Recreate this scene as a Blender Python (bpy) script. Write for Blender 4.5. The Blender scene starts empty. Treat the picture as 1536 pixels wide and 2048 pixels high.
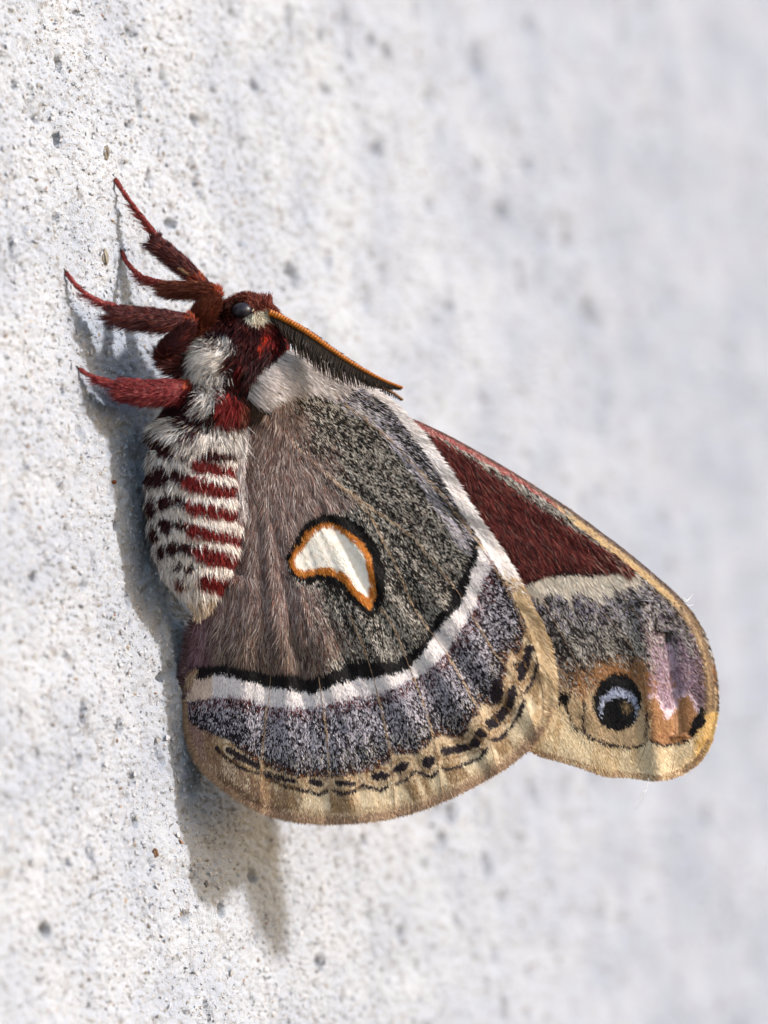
import bpy, math, random
import numpy as np
from mathutils import Matrix, Vector
from mathutils.geometry import delaunay_2d_cdt

rng = np.random.default_rng(7)
random.seed(7)
S = bpy.context.scene
COL = S.collection
S.unit_settings.scale_length = 0.005          # 1 unit = 5 mm: the moth is about 5 cm long

# ---------------------------------------------------------------- camera, light, exposure
D = 80.0                                       # camera distance to the sagittal plane of the moth
PHI = math.radians(30)
NC = np.array([0.989 * math.cos(PHI), 0.145 * math.cos(PHI), math.sin(PHI)]); NC /= np.linalg.norm(NC)
ZC = np.array([0, 1.0, 0]) - NC[1] * NC; ZC /= np.linalg.norm(ZC)
YC = np.cross(ZC, NC)
RW = np.array([NC, YC, ZC])                    # view axes -> world axes (wall faces +X, runs along Y, Z up)
P0 = np.array([(283 - 768) / 100, 0.0, 0.0])   # world origin, on the wall


def to_world(p):
    return (np.asarray(p, float) - P0) @ RW.T


cam = bpy.data.cameras.new('camera')
cam_ob = bpy.data.objects.new('camera', cam)
COL.objects.link(cam_ob)
M = Matrix(RW.tolist()).to_4x4()
M.translation = Vector(to_world([0, 0, D]))
cam_ob.matrix_world = M
cam.sensor_fit = 'VERTICAL'
cam.sensor_height = 36
cam.lens = 36 * D / 20.48
cam.clip_start = 1
cam.clip_end = 2000
cam.dof.use_dof = True
cam.dof.focus_distance = D - 0.25
cam.dof.aperture_fstop = cam.lens * 1e-3 / 2 / 0.9      # aperture radius of 0.9 unit (4.5 mm)
S.camera = cam_ob

sun_dir = np.array([0.85, 0.41, 0.24]); sun_dir /= np.linalg.norm(sun_dir)
sw = Vector((RW @ sun_dir).tolist())
world = bpy.data.worlds.new('World'); S.world = world
world.use_nodes = True
nt = world.node_tree
sky = nt.nodes.new('ShaderNodeTexSky')
sky.sky_type = 'NISHITA'; sky.sun_disc = False
sky.sun_elevation = math.asin(sw.z)
sky.sun_rotation = math.atan2(sw.x, sw.y)
nt.links.new(sky.outputs[0], nt.nodes['Background'].inputs[0])
nt.nodes['Background'].inputs[1].default_value = 0.15
sl = bpy.data.lights.new('sun', 'SUN'); sl.energy = 2.5; sl.angle = math.radians(3.5); sl.color = (1, 0.985, 0.97)
so = bpy.data.objects.new('sun', sl); COL.objects.link(so)
so.rotation_euler = sw.to_track_quat('Z', 'Y').to_euler()
so.location = (60, 0, 80)
S.view_settings.view_transform = 'Standard'; S.view_settings.look = 'None'
S.view_settings.exposure = 0.86; S.view_settings.gamma = 1
S.cycles.max_bounces = 6
S.cycles.use_denoising = True

# ---------------------------------------------------------------- helpers


def lin(c):
    c = np.asarray(c, float) / 255
    return np.where(c <= .04045, c / 12.92, ((c + .055) / 1.055) ** 2.4)


_nz = np.random.default_rng(11).random((64, 256, 256))


def vnoise(x, y, s, k=0):
    x = np.asarray(x, float) / s + 37.3 * k; y = np.asarray(y, float) / s + 11.7 * k
    xi = np.floor(x).astype(int); yi = np.floor(y).astype(int)
    fx = x - xi; fy = y - yi
    fx = fx * fx * (3 - 2 * fx); fy = fy * fy * (3 - 2 * fy)
    g = _nz[k % 64]
    a = g[xi & 255, yi & 255]; b = g[(xi + 1) & 255, yi & 255]; c = g[xi & 255, (yi + 1) & 255]; d = g[(xi + 1) & 255, (yi + 1) & 255]
    return (a * (1 - fx) + b * fx) * (1 - fy) + (c * (1 - fx) + d * fx) * fy


def fbm(x, y, s, k=0, o=3):
    r = 0; a = 1; t = 0
    for i in range(o):
        r = r + a * vnoise(x, y, s / 2 ** i, k + i); t += a; a *= .5
    return r / t


def sstep(a, b, x):
    t = np.clip((x - a) / (b - a), 0, 1)
    return t * t * (3 - 2 * t)


def inpoly(x, y, poly):
    r = np.zeros(len(x), bool)
    n = len(poly)
    for i in range(n):
        x1, y1 = poly[i]; x2, y2 = poly[(i + 1) % n]
        if y1 == y2: continue
        c = ((y1 > y) != (y2 > y)) & (x < (x2 - x1) * (y - y1) / (y2 - y1) + x1)
        r ^= c
    return r


def dline(x, y, pts, closed=False):
    best = np.full(len(x), 1e9)
    n = len(pts)
    for i in range(n if closed else n - 1):
        ax, ay = pts[i]; bx, by = pts[(i + 1) % n]
        vx, vy = bx - ax, by - ay
        t = np.clip(((x - ax) * vx + (y - ay) * vy) / (vx * vx + vy * vy + 1e-9), 0, 1)
        best = np.minimum(best, np.hypot(x - ax - t * vx, y - ay - t * vy))
    return best


def ell(x, y, cx, cy, rx, ry, rot=0):
    c, s = math.cos(math.radians(rot)), math.sin(math.radians(rot))
    dx, dy = x - cx, y - cy
    return np.hypot((dx * c + dy * s) / rx, (-dx * s + dy * c) / ry)


def P(x, y, w):
    """measured position (x right, y down, in 0.05 mm) at depth w -> moth coordinates"""
    x = np.asarray(x, float); y = np.asarray(y, float); w = np.asarray(w, float) + 0 * x
    s = (D - w) / D
    return np.stack([(x - 768) / 100 * s, (1024 - y) / 100 * s, w], -1)


def spline(pts, n):
    pts = np.asarray(pts, float)
    seg = np.r_[0, np.cumsum(np.linalg.norm(np.diff(pts[:, :2], axis=0), axis=1) + 1e-6)]
    q = np.vstack([2 * pts[0] - pts[1], pts, 2 * pts[-1] - pts[-2]])
    out = []
    for t in np.linspace(0, seg[-1], n):
        i = min(max(np.searchsorted(seg, t) - 1, 0), len(pts) - 2)
        u = (t - seg[i]) / (seg[i + 1] - seg[i])
        a, b, c, d = q[i], q[i + 1], q[i + 2], q[i + 3]
        out.append(.5 * (2 * b + (c - a) * u + (2 * a - 5 * b + 4 * c - d) * u * u + (3 * b - a - 3 * c + d) * u ** 3))
    return np.array(out)


def make(name, verts, faces, mat, parent=None, col=None, smooth=True, tri=None, **props):
    me = bpy.data.meshes.new(name)
    verts = np.asarray(verts, np.float32)
    if tri is not None:
        tri = np.asarray(tri, np.int32); k = tri.shape[1]
        me.vertices.add(len(verts)); me.vertices.foreach_set('co', verts.ravel())
        me.loops.add(tri.size); me.loops.foreach_set('vertex_index', tri.ravel())
        me.polygons.add(len(tri))
        me.polygons.foreach_set('loop_start', np.arange(0, tri.size, k, dtype=np.int32))
        me.polygons.foreach_set('loop_total', np.full(len(tri), k, np.int32))
        me.update(calc_edges=True)
    else:
        me.from_pydata(verts.tolist(), [], [list(map(int, f)) for f in faces]); me.update()
    if col is not None:
        a = me.color_attributes.new('pigment', 'FLOAT_COLOR', 'POINT')
        c4 = np.ones((len(verts), 4), np.float32); c4[:, :3] = col
        a.data.foreach_set('color', c4.ravel())
    me.polygons.foreach_set('use_smooth', np.full(len(me.polygons), smooth))
    me.materials.append(mat)
    o = bpy.data.objects.new(name, me); COL.objects.link(o)
    if parent is not None: o.parent = parent
    for k_, v_ in props.items(): o[k_] = v_
    return o


def unit(a):
    return a / (np.linalg.norm(a, axis=-1, keepdims=True) + 1e-12)


def hair_mesh(name, root, d, L, W, col, nrm, mat, parent, bend=None, roll=30, segs=2, var=.12, taper=.75, **props):
    """many tapered hairs or scales lying in direction d, their flat side towards nrm"""
    n = len(root)
    if n == 0: return None
    d = unit(d); side = unit(np.cross(d, nrm))
    up = np.cross(side, d)
    a = np.radians(rng.normal(0, roll, n))[:, None]
    side = side * np.cos(a) + up * np.sin(a)
    if bend is None: bend = np.zeros((n, 3))
    vs = []
    for k in range(segs + 1):
        t = k / segs
        c = root + d * (L * t)[:, None] + bend * (L * t * t)[:, None]
        if k == segs:
            vs.append(c)
        else:
            hw = (W * .5 * (1 - t) ** taper if k else W * .4)
            if k == 0: hw = W * .42
            vs.append(c - side * hw[:, None]); vs.append(c + side * hw[:, None])
    m = len(vs)
    V = np.stack(vs, 1).reshape(-1, 3)
    base = (np.arange(n) * m)[:, None]
    tr = []
    for k in range(segs - 1):
        i = 2 * k
        tr.append(base + np.array([[i, i + 1, i + 3]])); tr.append(base + np.array([[i, i + 3, i + 2]]))
    i = 2 * (segs - 1)
    tr.append(base + np.array([[i, i + 1, i + 2]]))
    T = np.concatenate(tr, 0)
    c = col * np.exp(rng.normal(0, var, (n, 1)))
    C = np.repeat(np.clip(c, 0, .92), m, 0)
    props.setdefault('kind', 'stuff')
    return make(name, V, None, mat, parent, C, True, T, **props)


def tube(pts, rad, ring=12, flat=None):
    """closed tapered tube along pts; returns verts, faces"""
    pts = np.asarray(pts, float); n = len(pts)
    tan = unit(np.gradient(pts, axis=0))
    ref = np.array([0.13, 0.21, 1.0]); v = []
    for i in range(n):
        a = unit(np.cross(tan[i], ref)); b = np.cross(tan[i], a)
        for k in range(ring):
            th = 2 * math.pi * k / ring
            fx = 1 if flat is None else flat[i]
            v.append(pts[i] + rad[i] * (a * math.cos(th) + b * math.sin(th) * fx))
    f = []
    for i in range(n - 1):
        for k in range(ring):
            k2 = (k + 1) % ring
            f.append((i * ring + k, i * ring + k2, (i + 1) * ring + k2, (i + 1) * ring + k))
    f.append(tuple(range(ring - 1, -1, -1))); f.append(tuple((n - 1) * ring + k for k in range(ring)))
    return np.array(v), f


def tri_of(faces):
    t = []
    for f in faces:
        for i in range(1, len(f) - 1): t.append((f[0], f[i], f[i + 1]))
    return np.array(t)


def sample(V, T, n, weight=None):
    a, b, c = V[T[:, 0]], V[T[:, 1]], V[T[:, 2]]
    cr = np.cross(b - a, c - a); ar = np.linalg.norm(cr, axis=1)
    vn = np.zeros_like(V)
    for k in range(3): np.add.at(vn, T[:, k], cr)
    vn = unit(vn)
    p = ar if weight is None else ar * weight((a + b + c) / 3)
    i = rng.choice(len(T), n, p=p / p.sum())
    u = rng.random(n); v = rng.random(n); fl = u + v > 1; u[fl] = 1 - u[fl]; v[fl] = 1 - v[fl]
    w = 1 - u - v
    pt = a[i] * w[:, None] + b[i] * u[:, None] + c[i] * v[:, None]
    nn = unit(vn[T[i, 0]] * w[:, None] + vn[T[i, 1]] * u[:, None] + vn[T[i, 2]] * v[:, None])
    return pt, nn


def pick(n, table):
    """random pigment for each of n hairs from [(probability, sRGB), ...]"""
    p = np.array([t[0] for t in table], float); c = np.array([lin(t[1]) for t in table])
    return c[rng.choice(len(p), n, p=p / p.sum())]


# ---------------------------------------------------------------- materials


def mat_new(name):
    m = bpy.data.materials.new(name); m.use_nodes = True
    return m, m.node_tree, m.node_tree.nodes['Principled BSDF']


def pigment_mat(name, rough=.5, spec=.35, sheen=0.0, trans=0.0):
    m, t, b = mat_new(name)
    a = t.nodes.new('ShaderNodeAttribute'); a.attribute_name = 'pigment'
    t.links.new(a.outputs['Color'], b.inputs['Base Color'])
    b.inputs['Roughness'].default_value = rough
    b.inputs['Specular IOR Level'].default_value = spec
    b.inputs['Sheen Weight'].default_value = sheen
    if trans:
        tr = t.nodes.new('ShaderNodeBsdfTranslucent'); t.links.new(a.outputs['Color'], tr.inputs[0])
        mx = t.nodes.new('ShaderNodeMixShader'); mx.inputs[0].default_value = trans
        t.links.new(b.outputs[0], mx.inputs[1]); t.links.new(tr.outputs[0], mx.inputs[2])
        t.links.new(mx.outputs[0], t.nodes['Material Output'].inputs[0])
    return m


def plain_mat(name, rgb, rough=.5, spec=.4, noise=0.0, scale=8.0):
    m, t, b = mat_new(name)
    c = lin(rgb)
    b.inputs['Base Color'].default_value = (*c, 1)
    b.inputs['Roughness'].default_value = rough; b.inputs['Specular IOR Level'].default_value = spec
    if noise:
        n = t.nodes.new('ShaderNodeTexNoise'); n.inputs['Scale'].default_value = scale; n.inputs['Detail'].default_value = 4
        tc = t.nodes.new('ShaderNodeTexCoord'); t.links.new(tc.outputs['Object'], n.inputs['Vector'])
        r = t.nodes.new('ShaderNodeValToRGB')
        r.color_ramp.elements[0].position = .3; r.color_ramp.elements[1].position = .7
        r.color_ramp.elements[0].color = (*(c * (1 - noise)), 1); r.color_ramp.elements[1].color = (*np.clip(c * (1 + noise), 0, 1), 1)
        t.links.new(n.outputs['Fac'], r.inputs[0]); t.links.new(r.outputs[0], b.inputs['Base Color'])
    return m


M_FUR = pigment_mat('body_fur', .6, .15, 0, .12)
M_SCALE = pigment_mat('wing_scale', .6, .12, 0, .1)
M_MEMB = pigment_mat('wing_membrane', .6, .3)
M_SKIN = pigment_mat('body_cuticle', .5, .3)
M_EYE = plain_mat('compound_eye', (36, 33, 42), .38, .4, .25, 30)
M_ORANGE = plain_mat('antenna_shaft', (160, 90, 18), .45, .3, .35, 20)
M_SHAFT = plain_mat('antenna_shaft_dull', (120, 88, 62), .5, .3, .25, 20)
M_BARB = plain_mat('antenna_barb', (44, 36, 30), .6, .15, .3, 12)
M_CLAW = plain_mat('claw', (40, 20, 16), .3, .5)
M_SPUR = plain_mat('leaf_spur', (142, 112, 78), .5, .4, .2, 10)
M_VEIN = plain_mat('wing_vein', (134, 110, 88), .6, .2, .35, 4)
M_SILK = plain_mat('silk', (235, 232, 235), .4, .5)

# ---------------------------------------------------------------- wall


def bend(t):
    k = 0.0012; t1 = 40.0
    a = np.clip(t - 5, 0, t1 - 5)
    return -(k * a * a / 2 + k * (t1 - 5) * np.clip(t - t1, 0, None))


def wall_tz(x, y):
    """where on the wall the measured point lies (t along, z up)"""
    d = np.array([(x - 768) / 100, (1024 - y) / 100, -D]); d = RW @ d
    o = to_world([0, 0, D])
    s = -o[0] / d[0]
    for _ in range(12):
        q = o + d * s
        s += (float(bend(np.array(q[1]))) - q[0]) / d[0]
    q = o + d * s
    return q[1], q[2], np.linalg.norm(d * s) / D


def wall_w(x, y):
    """depth at which the wall lies behind the measured point"""
    t, z, _ = wall_tz(x, y)
    q = np.array([float(bend(np.array(t))), t, z]) @ RW + P0
    return q[2]


tg = [-13.0]
while tg[-1] < 110:
    t = tg[-1]
    tg.append(t + (.048 if -9 < t < 8 else .08 if t < 14 and t > -9 else .12 if t < 26 else .3 if t < 60 else 1.5))
tg = np.array(tg)
zg = np.concatenate([np.arange(-40, -15, .5), np.arange(-15, -11.2, .15), np.arange(-11.2, 11.2, .032), np.arange(11.2, 16, .15), np.arange(16, 42, .5)])
TT, ZZ = np.meshgrid(tg, zg, indexing='ij')
sh = TT.shape
tf, zf = TT.ravel(), ZZ.ravel()
H = .20 * (fbm(tf, zf, 3.0, 1, 3) - .5) + .13 * (fbm(tf, zf, .8, 5, 2) - .5)
g1 = vnoise(tf * .7, zf, .085, 9); g2 = vnoise(tf * .8 + .31 * zf, zf - .2 * tf, .055, 12); g3 = vnoise(tf, zf + .2 * tf, .17, 14)
H += .050 * (g1 - .5) + .058 * (g2 - .5) + .07 * np.clip(g3 - .6, 0, 1) - .16 * np.clip(vnoise(tf, zf * .6, .21, 16) - .74, 0, 1) - .30 * np.clip(fbm(tf, zf * .55, .42, 22, 3) - .66, 0, 1)
H = H.reshape(sh)
pits = []
for x, y, rx, ry, dp in [(155, 30, 9, 9, 1), (260, 62, 11, 18, 1), (118, 135, 8, 26, 1), (75, 240, 10, 11, 1), (112, 280, 9, 18, 1), (262, 248, 8, 12, 1),
                         (390, 240, 14, 13, 1.1), (300, 358, 9, 18, 1), (20, 500, 9, 22, 1), (345, 450, 14, 14, 1), (580, 550, 18, 30, 1.3), (655, 520, 14, 30, 1.1),
                         (645, 70, 14, 24, 1.1), (510, 175, 12, 20, 1), (385, 335, 14, 17, 1), (48, 540, 8, 16, 1), (260, 1245, 8, 13, 1), (165, 1430, 7, 30, 1),
                         (272, 1645, 6, 17, 1), (180, 1705, 9, 28, 1), (135, 1730, 8, 18, 1), (92, 1860, 13, 24, 1.1), (370, 1835, 18, 20, 1.2), (510, 1755, 10, 20, 1),
                         (240, 1455, 7, 18, 1), (160, 1520, 8, 15, 1), (165, 1570, 10, 14, 1), (325, 1355, 9, 14, 1), (745, 70, 16, 30, 1), (655, 180, 14, 25, 1),
                         (110, 430, 8, 16, 1), (30, 170, 8, 12, 1), (230, 1050, 8, 12, 1), (50, 930, 9, 14, 1), (65, 1150, 11, 18, 1.1), (165, 1170, 10, 14, 1),
                         (440, 1820, 8, 16, 1), (130, 780, 8, 12, .8), (700, 110, 14, 26, 1), (960, 340, 16, 34, 1), (900, 620, 16, 30, 1), (760, 300, 14, 24, 1),
                         (1010, 430, 22, 34, 1), (860, 200, 20, 34, 1), (1180, 620, 22, 40, 1), (1290, 230, 24, 44, 1), (905, 1620, 18, 30, 1.2), (890, 1680, 14, 20, 1),
                         (730, 1680, 12, 14, 1), (1000, 1800, 22, 34, 1), (800, 1870, 18, 30, 1), (640, 1930, 14, 24, 1), (1200, 1830, 24, 34, 1)]:
    t, z, m = wall_tz(x, y)
    pits.append((t, z, rx / 100 * m * 1.55, ry / 100 * m, .24 * dp * m))
pr = np.random.default_rng(5)
for _ in range(2000):
    t = pr.uniform(-13, 70); z = pr.uniform(-20, 20)
    r = .05 + .16 * pr.random() ** 3
    if t > 8: r *= 1.35
    pits.append((t, z, r * pr.uniform(.8, 1.3), r * pr.uniform(1.1, 3.0), r * pr.uniform(.4, 1.1)))
for t, z, rt, rz, dp in pits:
    i0, i1 = np.searchsorted(tg, [t - 1.6 * rt, t + 1.6 * rt]); j0, j1 = np.searchsorted(zg, [z - 1.6 * rz, z + 1.6 * rz])
    if i1 - i0 < 1 or j1 - j0 < 1: continue
    A, B = TT[i0:i1, j0:j1], ZZ[i0:i1, j0:j1]
    dd = np.hypot((A - t) / rt, (B - z) / rz) + 1.5 * (fbm(A.ravel() + t, B.ravel() + z, .10 + rt * .8, 20, 3).reshape(A.shape) - .5)
    H[i0:i1, j0:j1] += -dp * (1 - sstep(.0, 1.0, dd))
# shallow sunken plane edge left of the moth's wing: a little trowel ridge
rl = np.array([wall_tz(x, y)[:2] for x, y in [(300, 1150), (325, 1250), (345, 1330), (352, 1390), (372, 1450), (385, 1520)]])
dr = dline(tf, zf, rl.tolist()).reshape(sh)
H += .10 * np.exp(-(dr / .16) ** 2) * (.5 + vnoise(tf, zf, .3, 30).reshape(sh))
V = np.stack([H + bend(TT), TT, ZZ], -1).reshape(-1, 3)
nt_, nz_ = sh
ii = (np.arange(nt_ - 1)[:, None] * nz_ + np.arange(nz_ - 1)[None, :]).ravel()
Q = np.stack([ii, ii + nz_, ii + nz_ + 1, ii + 1], -1)
# the wall's own thickness: edges returned 30 units back
nV = len(V)
rim = np.concatenate([np.arange(nz_), np.arange(1, nt_) * nz_ + nz_ - 1, (nt_ - 1) * nz_ + np.arange(nz_ - 2, -1, -1), np.arange(nt_ - 2, 0, -1) * nz_])
back = V[rim].copy(); back[:, 0] = -36
V = np.vstack([V, back])
k = len(rim); kk = np.arange(k); k2 = (kk + 1) % k
Q = np.vstack([Q, np.stack([rim[kk], rim[k2], nV + k2, nV + kk], -1)])

mw, t_, b_ = mat_new('white_stucco')
tc = t_.nodes.new('ShaderNodeTexCoord')


def noise_node(scale, detail=4, rough=.5):
    n = t_.nodes.new('ShaderNodeTexNoise'); n.inputs['Scale'].default_value = scale; n.inputs['Detail'].default_value = detail
    n.inputs['Roughness'].default_value = rough
    t_.links.new(tc.outputs['Object'], n.inputs['Vector']); return n


n1 = noise_node(.5, 3); n2 = noise_node(3.2, 4); n3 = noise_node(11, 3, .6)
r1 = t_.nodes.new('ShaderNodeValToRGB')
r1.color_ramp.elements[0].position = .35; r1.color_ramp.elements[0].color = (.335, .36, .42, 1)
r1.color_ramp.elements[1].position = .65; r1.color_ramp.elements[1].color = (.415, .434, .48, 1)
t_.links.new(n1.outputs['Fac'], r1.inputs[0])
r2 = t_.nodes.new('ShaderNodeValToRGB')           # dirty patches and bare sand
r2.color_ramp.elements[0].position = .28; r2.color_ramp.elements[0].color = (.60, .53, .46, 1)
r2.color_ramp.elements[1].position = .42; r2.color_ramp.elements[1].color = (1, 1, 1, 1)
t_.links.new(n2.outputs['Fac'], r2.inputs[0])
mx = t_.nodes.new('ShaderNodeMix'); mx.data_type = 'RGBA'; mx.blend_type = 'MULTIPLY'; mx.inputs[0].default_value = .8
t_.links.new(r1.outputs[0], mx.inputs[6]); t_.links.new(r2.outputs[0], mx.inputs[7])
r3 = t_.nodes.new('ShaderNodeValToRGB')           # single brown and grey sand grains
r3.color_ramp.elements[0].position = .25; r3.color_ramp.elements[0].color = (.52, .42, .34, 1)
r3.color_ramp.elements[1].position = .36; r3.color_ramp.elements[1].color = (1, 1, 1, 1)
t_.links.new(n3.outputs['Fac'], r3.inputs[0])
mx2 = t_.nodes.new('ShaderNodeMix'); mx2.data_type = 'RGBA'; mx2.blend_type = 'MULTIPLY'; mx2.inputs[0].default_value = .8
t_.links.new(mx.outputs[2], mx2.inputs[6]); t_.links.new(r3.outputs[0], mx2.inputs[7])
# the stretch of wall farther along grows darker and greyer by a smooth tint
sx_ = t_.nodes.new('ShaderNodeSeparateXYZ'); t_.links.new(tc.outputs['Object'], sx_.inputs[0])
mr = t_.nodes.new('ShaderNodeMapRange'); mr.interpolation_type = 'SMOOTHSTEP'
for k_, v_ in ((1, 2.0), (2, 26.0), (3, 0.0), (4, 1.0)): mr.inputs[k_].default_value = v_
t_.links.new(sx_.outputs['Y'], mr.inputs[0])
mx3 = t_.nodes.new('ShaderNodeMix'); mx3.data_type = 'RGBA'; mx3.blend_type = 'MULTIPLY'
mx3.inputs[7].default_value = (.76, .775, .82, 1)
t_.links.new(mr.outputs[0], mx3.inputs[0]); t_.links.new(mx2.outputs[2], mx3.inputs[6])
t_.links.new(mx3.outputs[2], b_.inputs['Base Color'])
b_.inputs['Roughness'].default_value = .85; b_.inputs['Specular IOR Level'].default_value = .25
nb = noise_node(26, 3, .6)
bp = t_.nodes.new('ShaderNodeBump'); bp.inputs['Strength'].default_value = .8; bp.inputs['Distance'].default_value = .05
t_.links.new(nb.outputs['Fac'], bp.inputs['Height']); t_.links.new(bp.outputs[0], b_.inputs['Normal'])
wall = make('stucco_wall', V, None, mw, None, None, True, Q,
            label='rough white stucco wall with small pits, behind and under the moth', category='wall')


def wall_h(t, z):
    i = min(np.searchsorted(tg, t), nt_ - 1); j = min(np.searchsorted(zg, z), nz_ - 1)
    return H[i, j] + float(bend(np.array(t)))


def pebble(x, y, rx, ry, rgb, name='sand_grain', lift=-.2):
    t, z, m = wall_tz(x, y)
    import bmesh
    rgb = tuple(v * .74 for v in rgb)
    bm = bmesh.new(); bmesh.ops.create_icosphere(bm, subdivisions=3, radius=1)
    sd = random.random() * 9
    for v in bm.verts:
        f = 1 + 1.1 * (fbm(np.array([v.co.x * 2 + sd]), np.array([v.co.y * 2 + v.co.z * 1.3]), 1.1, 33, 3)[0] - .5)
        v.co = Vector((v.co.x * .07 * f, v.co.y * rx / 100 * m * 1.5 * f, v.co.z * ry / 100 * m * f))
    me = bpy.data.meshes.new(name); bm.to_mesh(me); bm.free()
    me.materials.append(plain_mat('grain_' + name, rgb, .7, .3, .25, 8))
    o = bpy.data.objects.new(name, me); COL.objects.link(o); o.parent = wall
    o.location = (wall_h(t, z) + lift * .05, t, z); o.rotation_euler = (random.uniform(-.3, .3), 0, 0)


pebble(208, 306, 6, 15, (150, 138, 122)); pebble(206, 514, 7, 15, (172, 162, 146)); pebble(308, 1706, 5, 11, (150, 112, 80))
pebble(224, 965, 3, 4, (170, 92, 44)); pebble(362, 1828, 6, 6, (166, 144, 122)); pebble(410, 1768, 4, 8, (130, 126, 130))
# countless grains of sand in the plaster, thickest where the wall is near
gt = rng.uniform(-12, 18, 75000); gt = gt[rng.random(len(gt)) < sstep(18, 0, gt)]; NG = len(gt); gz = rng.uniform(-11.2, 11.2, NG)
gi = np.clip(np.searchsorted(tg, gt), 0, nt_ - 1); gj = np.clip(np.searchsorted(zg, gz), 0, nz_ - 1)
gr_ = .014 + .028 * rng.random(NG) ** 3
gx = H[gi, gj] + bend(gt) + gr_ * rng.uniform(-.5, .25, NG)
oc = np.array([(1, 0, 0), (-1, 0, 0), (0, 1, 0), (0, -1, 0), (0, 0, 1), (0, 0, -1)], float)
of = np.array([(0, 2, 4), (2, 1, 4), (1, 3, 4), (3, 0, 4), (2, 0, 5), (1, 2, 5), (3, 1, 5), (0, 3, 5)])
ov = oc[None] * (gr_[:, None] * rng.uniform(.6, 1.5, (NG, 3)))[:, None, :] + rng.normal(0, .25, (NG, 6, 3)) * gr_[:, None, None]
an = rng.uniform(0, 6.28, NG); ca, sa = np.cos(an)[:, None], np.sin(an)[:, None]
ov = np.stack([ov[..., 0], ov[..., 1] * 1.5 * ca - ov[..., 2] * sa, ov[..., 1] * 1.5 * sa + ov[..., 2] * ca], -1) + np.stack([gx, gt, gz], -1)[:, None, :]
gc = pick(NG, [(8, (178, 179, 186)), (6, (188, 188, 192)), (2, (168, 164, 160)), (.5, (156, 142, 128)), (.25, (124, 118, 114)), (.08, (150, 112, 88))])
make('sand_grains', ov.reshape(-1, 3), None, pigment_mat('sand', .8, .3), wall, np.repeat(gc, 6, 0), False,
     (of[None] + 6 * np.arange(NG)[:, None, None]).reshape(-1, 3), kind='stuff')

# ---------------------------------------------------------------- the moth
BASE = P(450, 750, .3)
moth = bpy.data.objects.new('moth', None); COL.objects.link(moth)
mm = Matrix(RW.tolist()).to_4x4(); mm.translation = Vector(to_world(BASE)); moth.matrix_world = mm
moth['label'] = 'large furry moth with closed patterned wings clinging to the white stucco wall'
moth['category'] = 'moth'


def L(p): return np.asarray(p) - BASE


def unL(p):
    """moth coordinates back to measured x, y"""
    q = p + BASE
    s = (D - q[:, 2]) / D
    return q[:, 0] / s * 100 + 768, 1024 - q[:, 1] / s * 100


# ---- body: one continuous surface from abdomen tip to face
BW = .30
axis = [(398, 1220, .03), (401, 1205, .20), (401, 1180, .42), (397, 1140, .66), (393, 1085, .82), (390, 1020, .90), (390, 950, .90), (395, 890, .84), (408, 850, .70),
        (428, 805, .68), (440, 763, .66), (460, 716, .69), (486, 676, .56), (496, 650, .42), (492, 628, .40), (494, 608, .30), (496, 592, .05)]
A = spline([(a, b, r) for a, b, r in axis], 90)
ctr = P(A[:, 0], A[:, 1], BW); rr = np.clip(A[:, 2], .02, 2)
tan = unit(np.gradient(ctr, axis=0)); RING = 40
bv = []
for i in range(len(ctr)):
    b_ax = np.array([0, 0, 1.0]); a_ax = unit(np.cross(tan[i], b_ax))
    for k in range(RING):
        th = 2 * math.pi * k / RING
        bv.append(ctr[i] + rr[i] * (a_ax * math.cos(th) + .95 * b_ax * math.sin(th)))
bv = np.array(bv)
bf = []
for i in range(len(ctr) - 1):
    for k in range(RING):
        q = (k + 1) % RING
        bf.append((i * RING + k, (i + 1) * RING + k, (i + 1) * RING + q, i * RING + q))
bf.append(tuple(range(RING))); bf.append(tuple((len(ctr) - 1) * RING + k for k in range(RING - 1, -1, -1)))
bt = tri_of(bf)
cen = np.repeat(ctr, RING, 0)
out = unit(bv - cen)
xs, ys = unL(bv - BASE)
sidew = np.abs(bv[:, 2] - BW)
for (cx, cy, sg, am) in [(425, 720, 30, .22), (412, 800, 22, .16), (485, 735, 22, .16), (508, 690, 28, .24), (552, 680, 26, .25), (457, 812, 22, .18),
                         (520, 640, 20, .12), (450, 640, 24, .16), (520, 605, 16, .12)]:
    bv += out * (am * np.exp(-((xs - cx) ** 2 + (ys - cy) ** 2) / 2 / sg ** 2))[:, None]
seg_r = .055 * np.abs(np.sin((ys - 850) / 46 * math.pi)) * (ys > 850) * (ys < 1190)
bv += out * seg_r[:, None]


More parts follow.
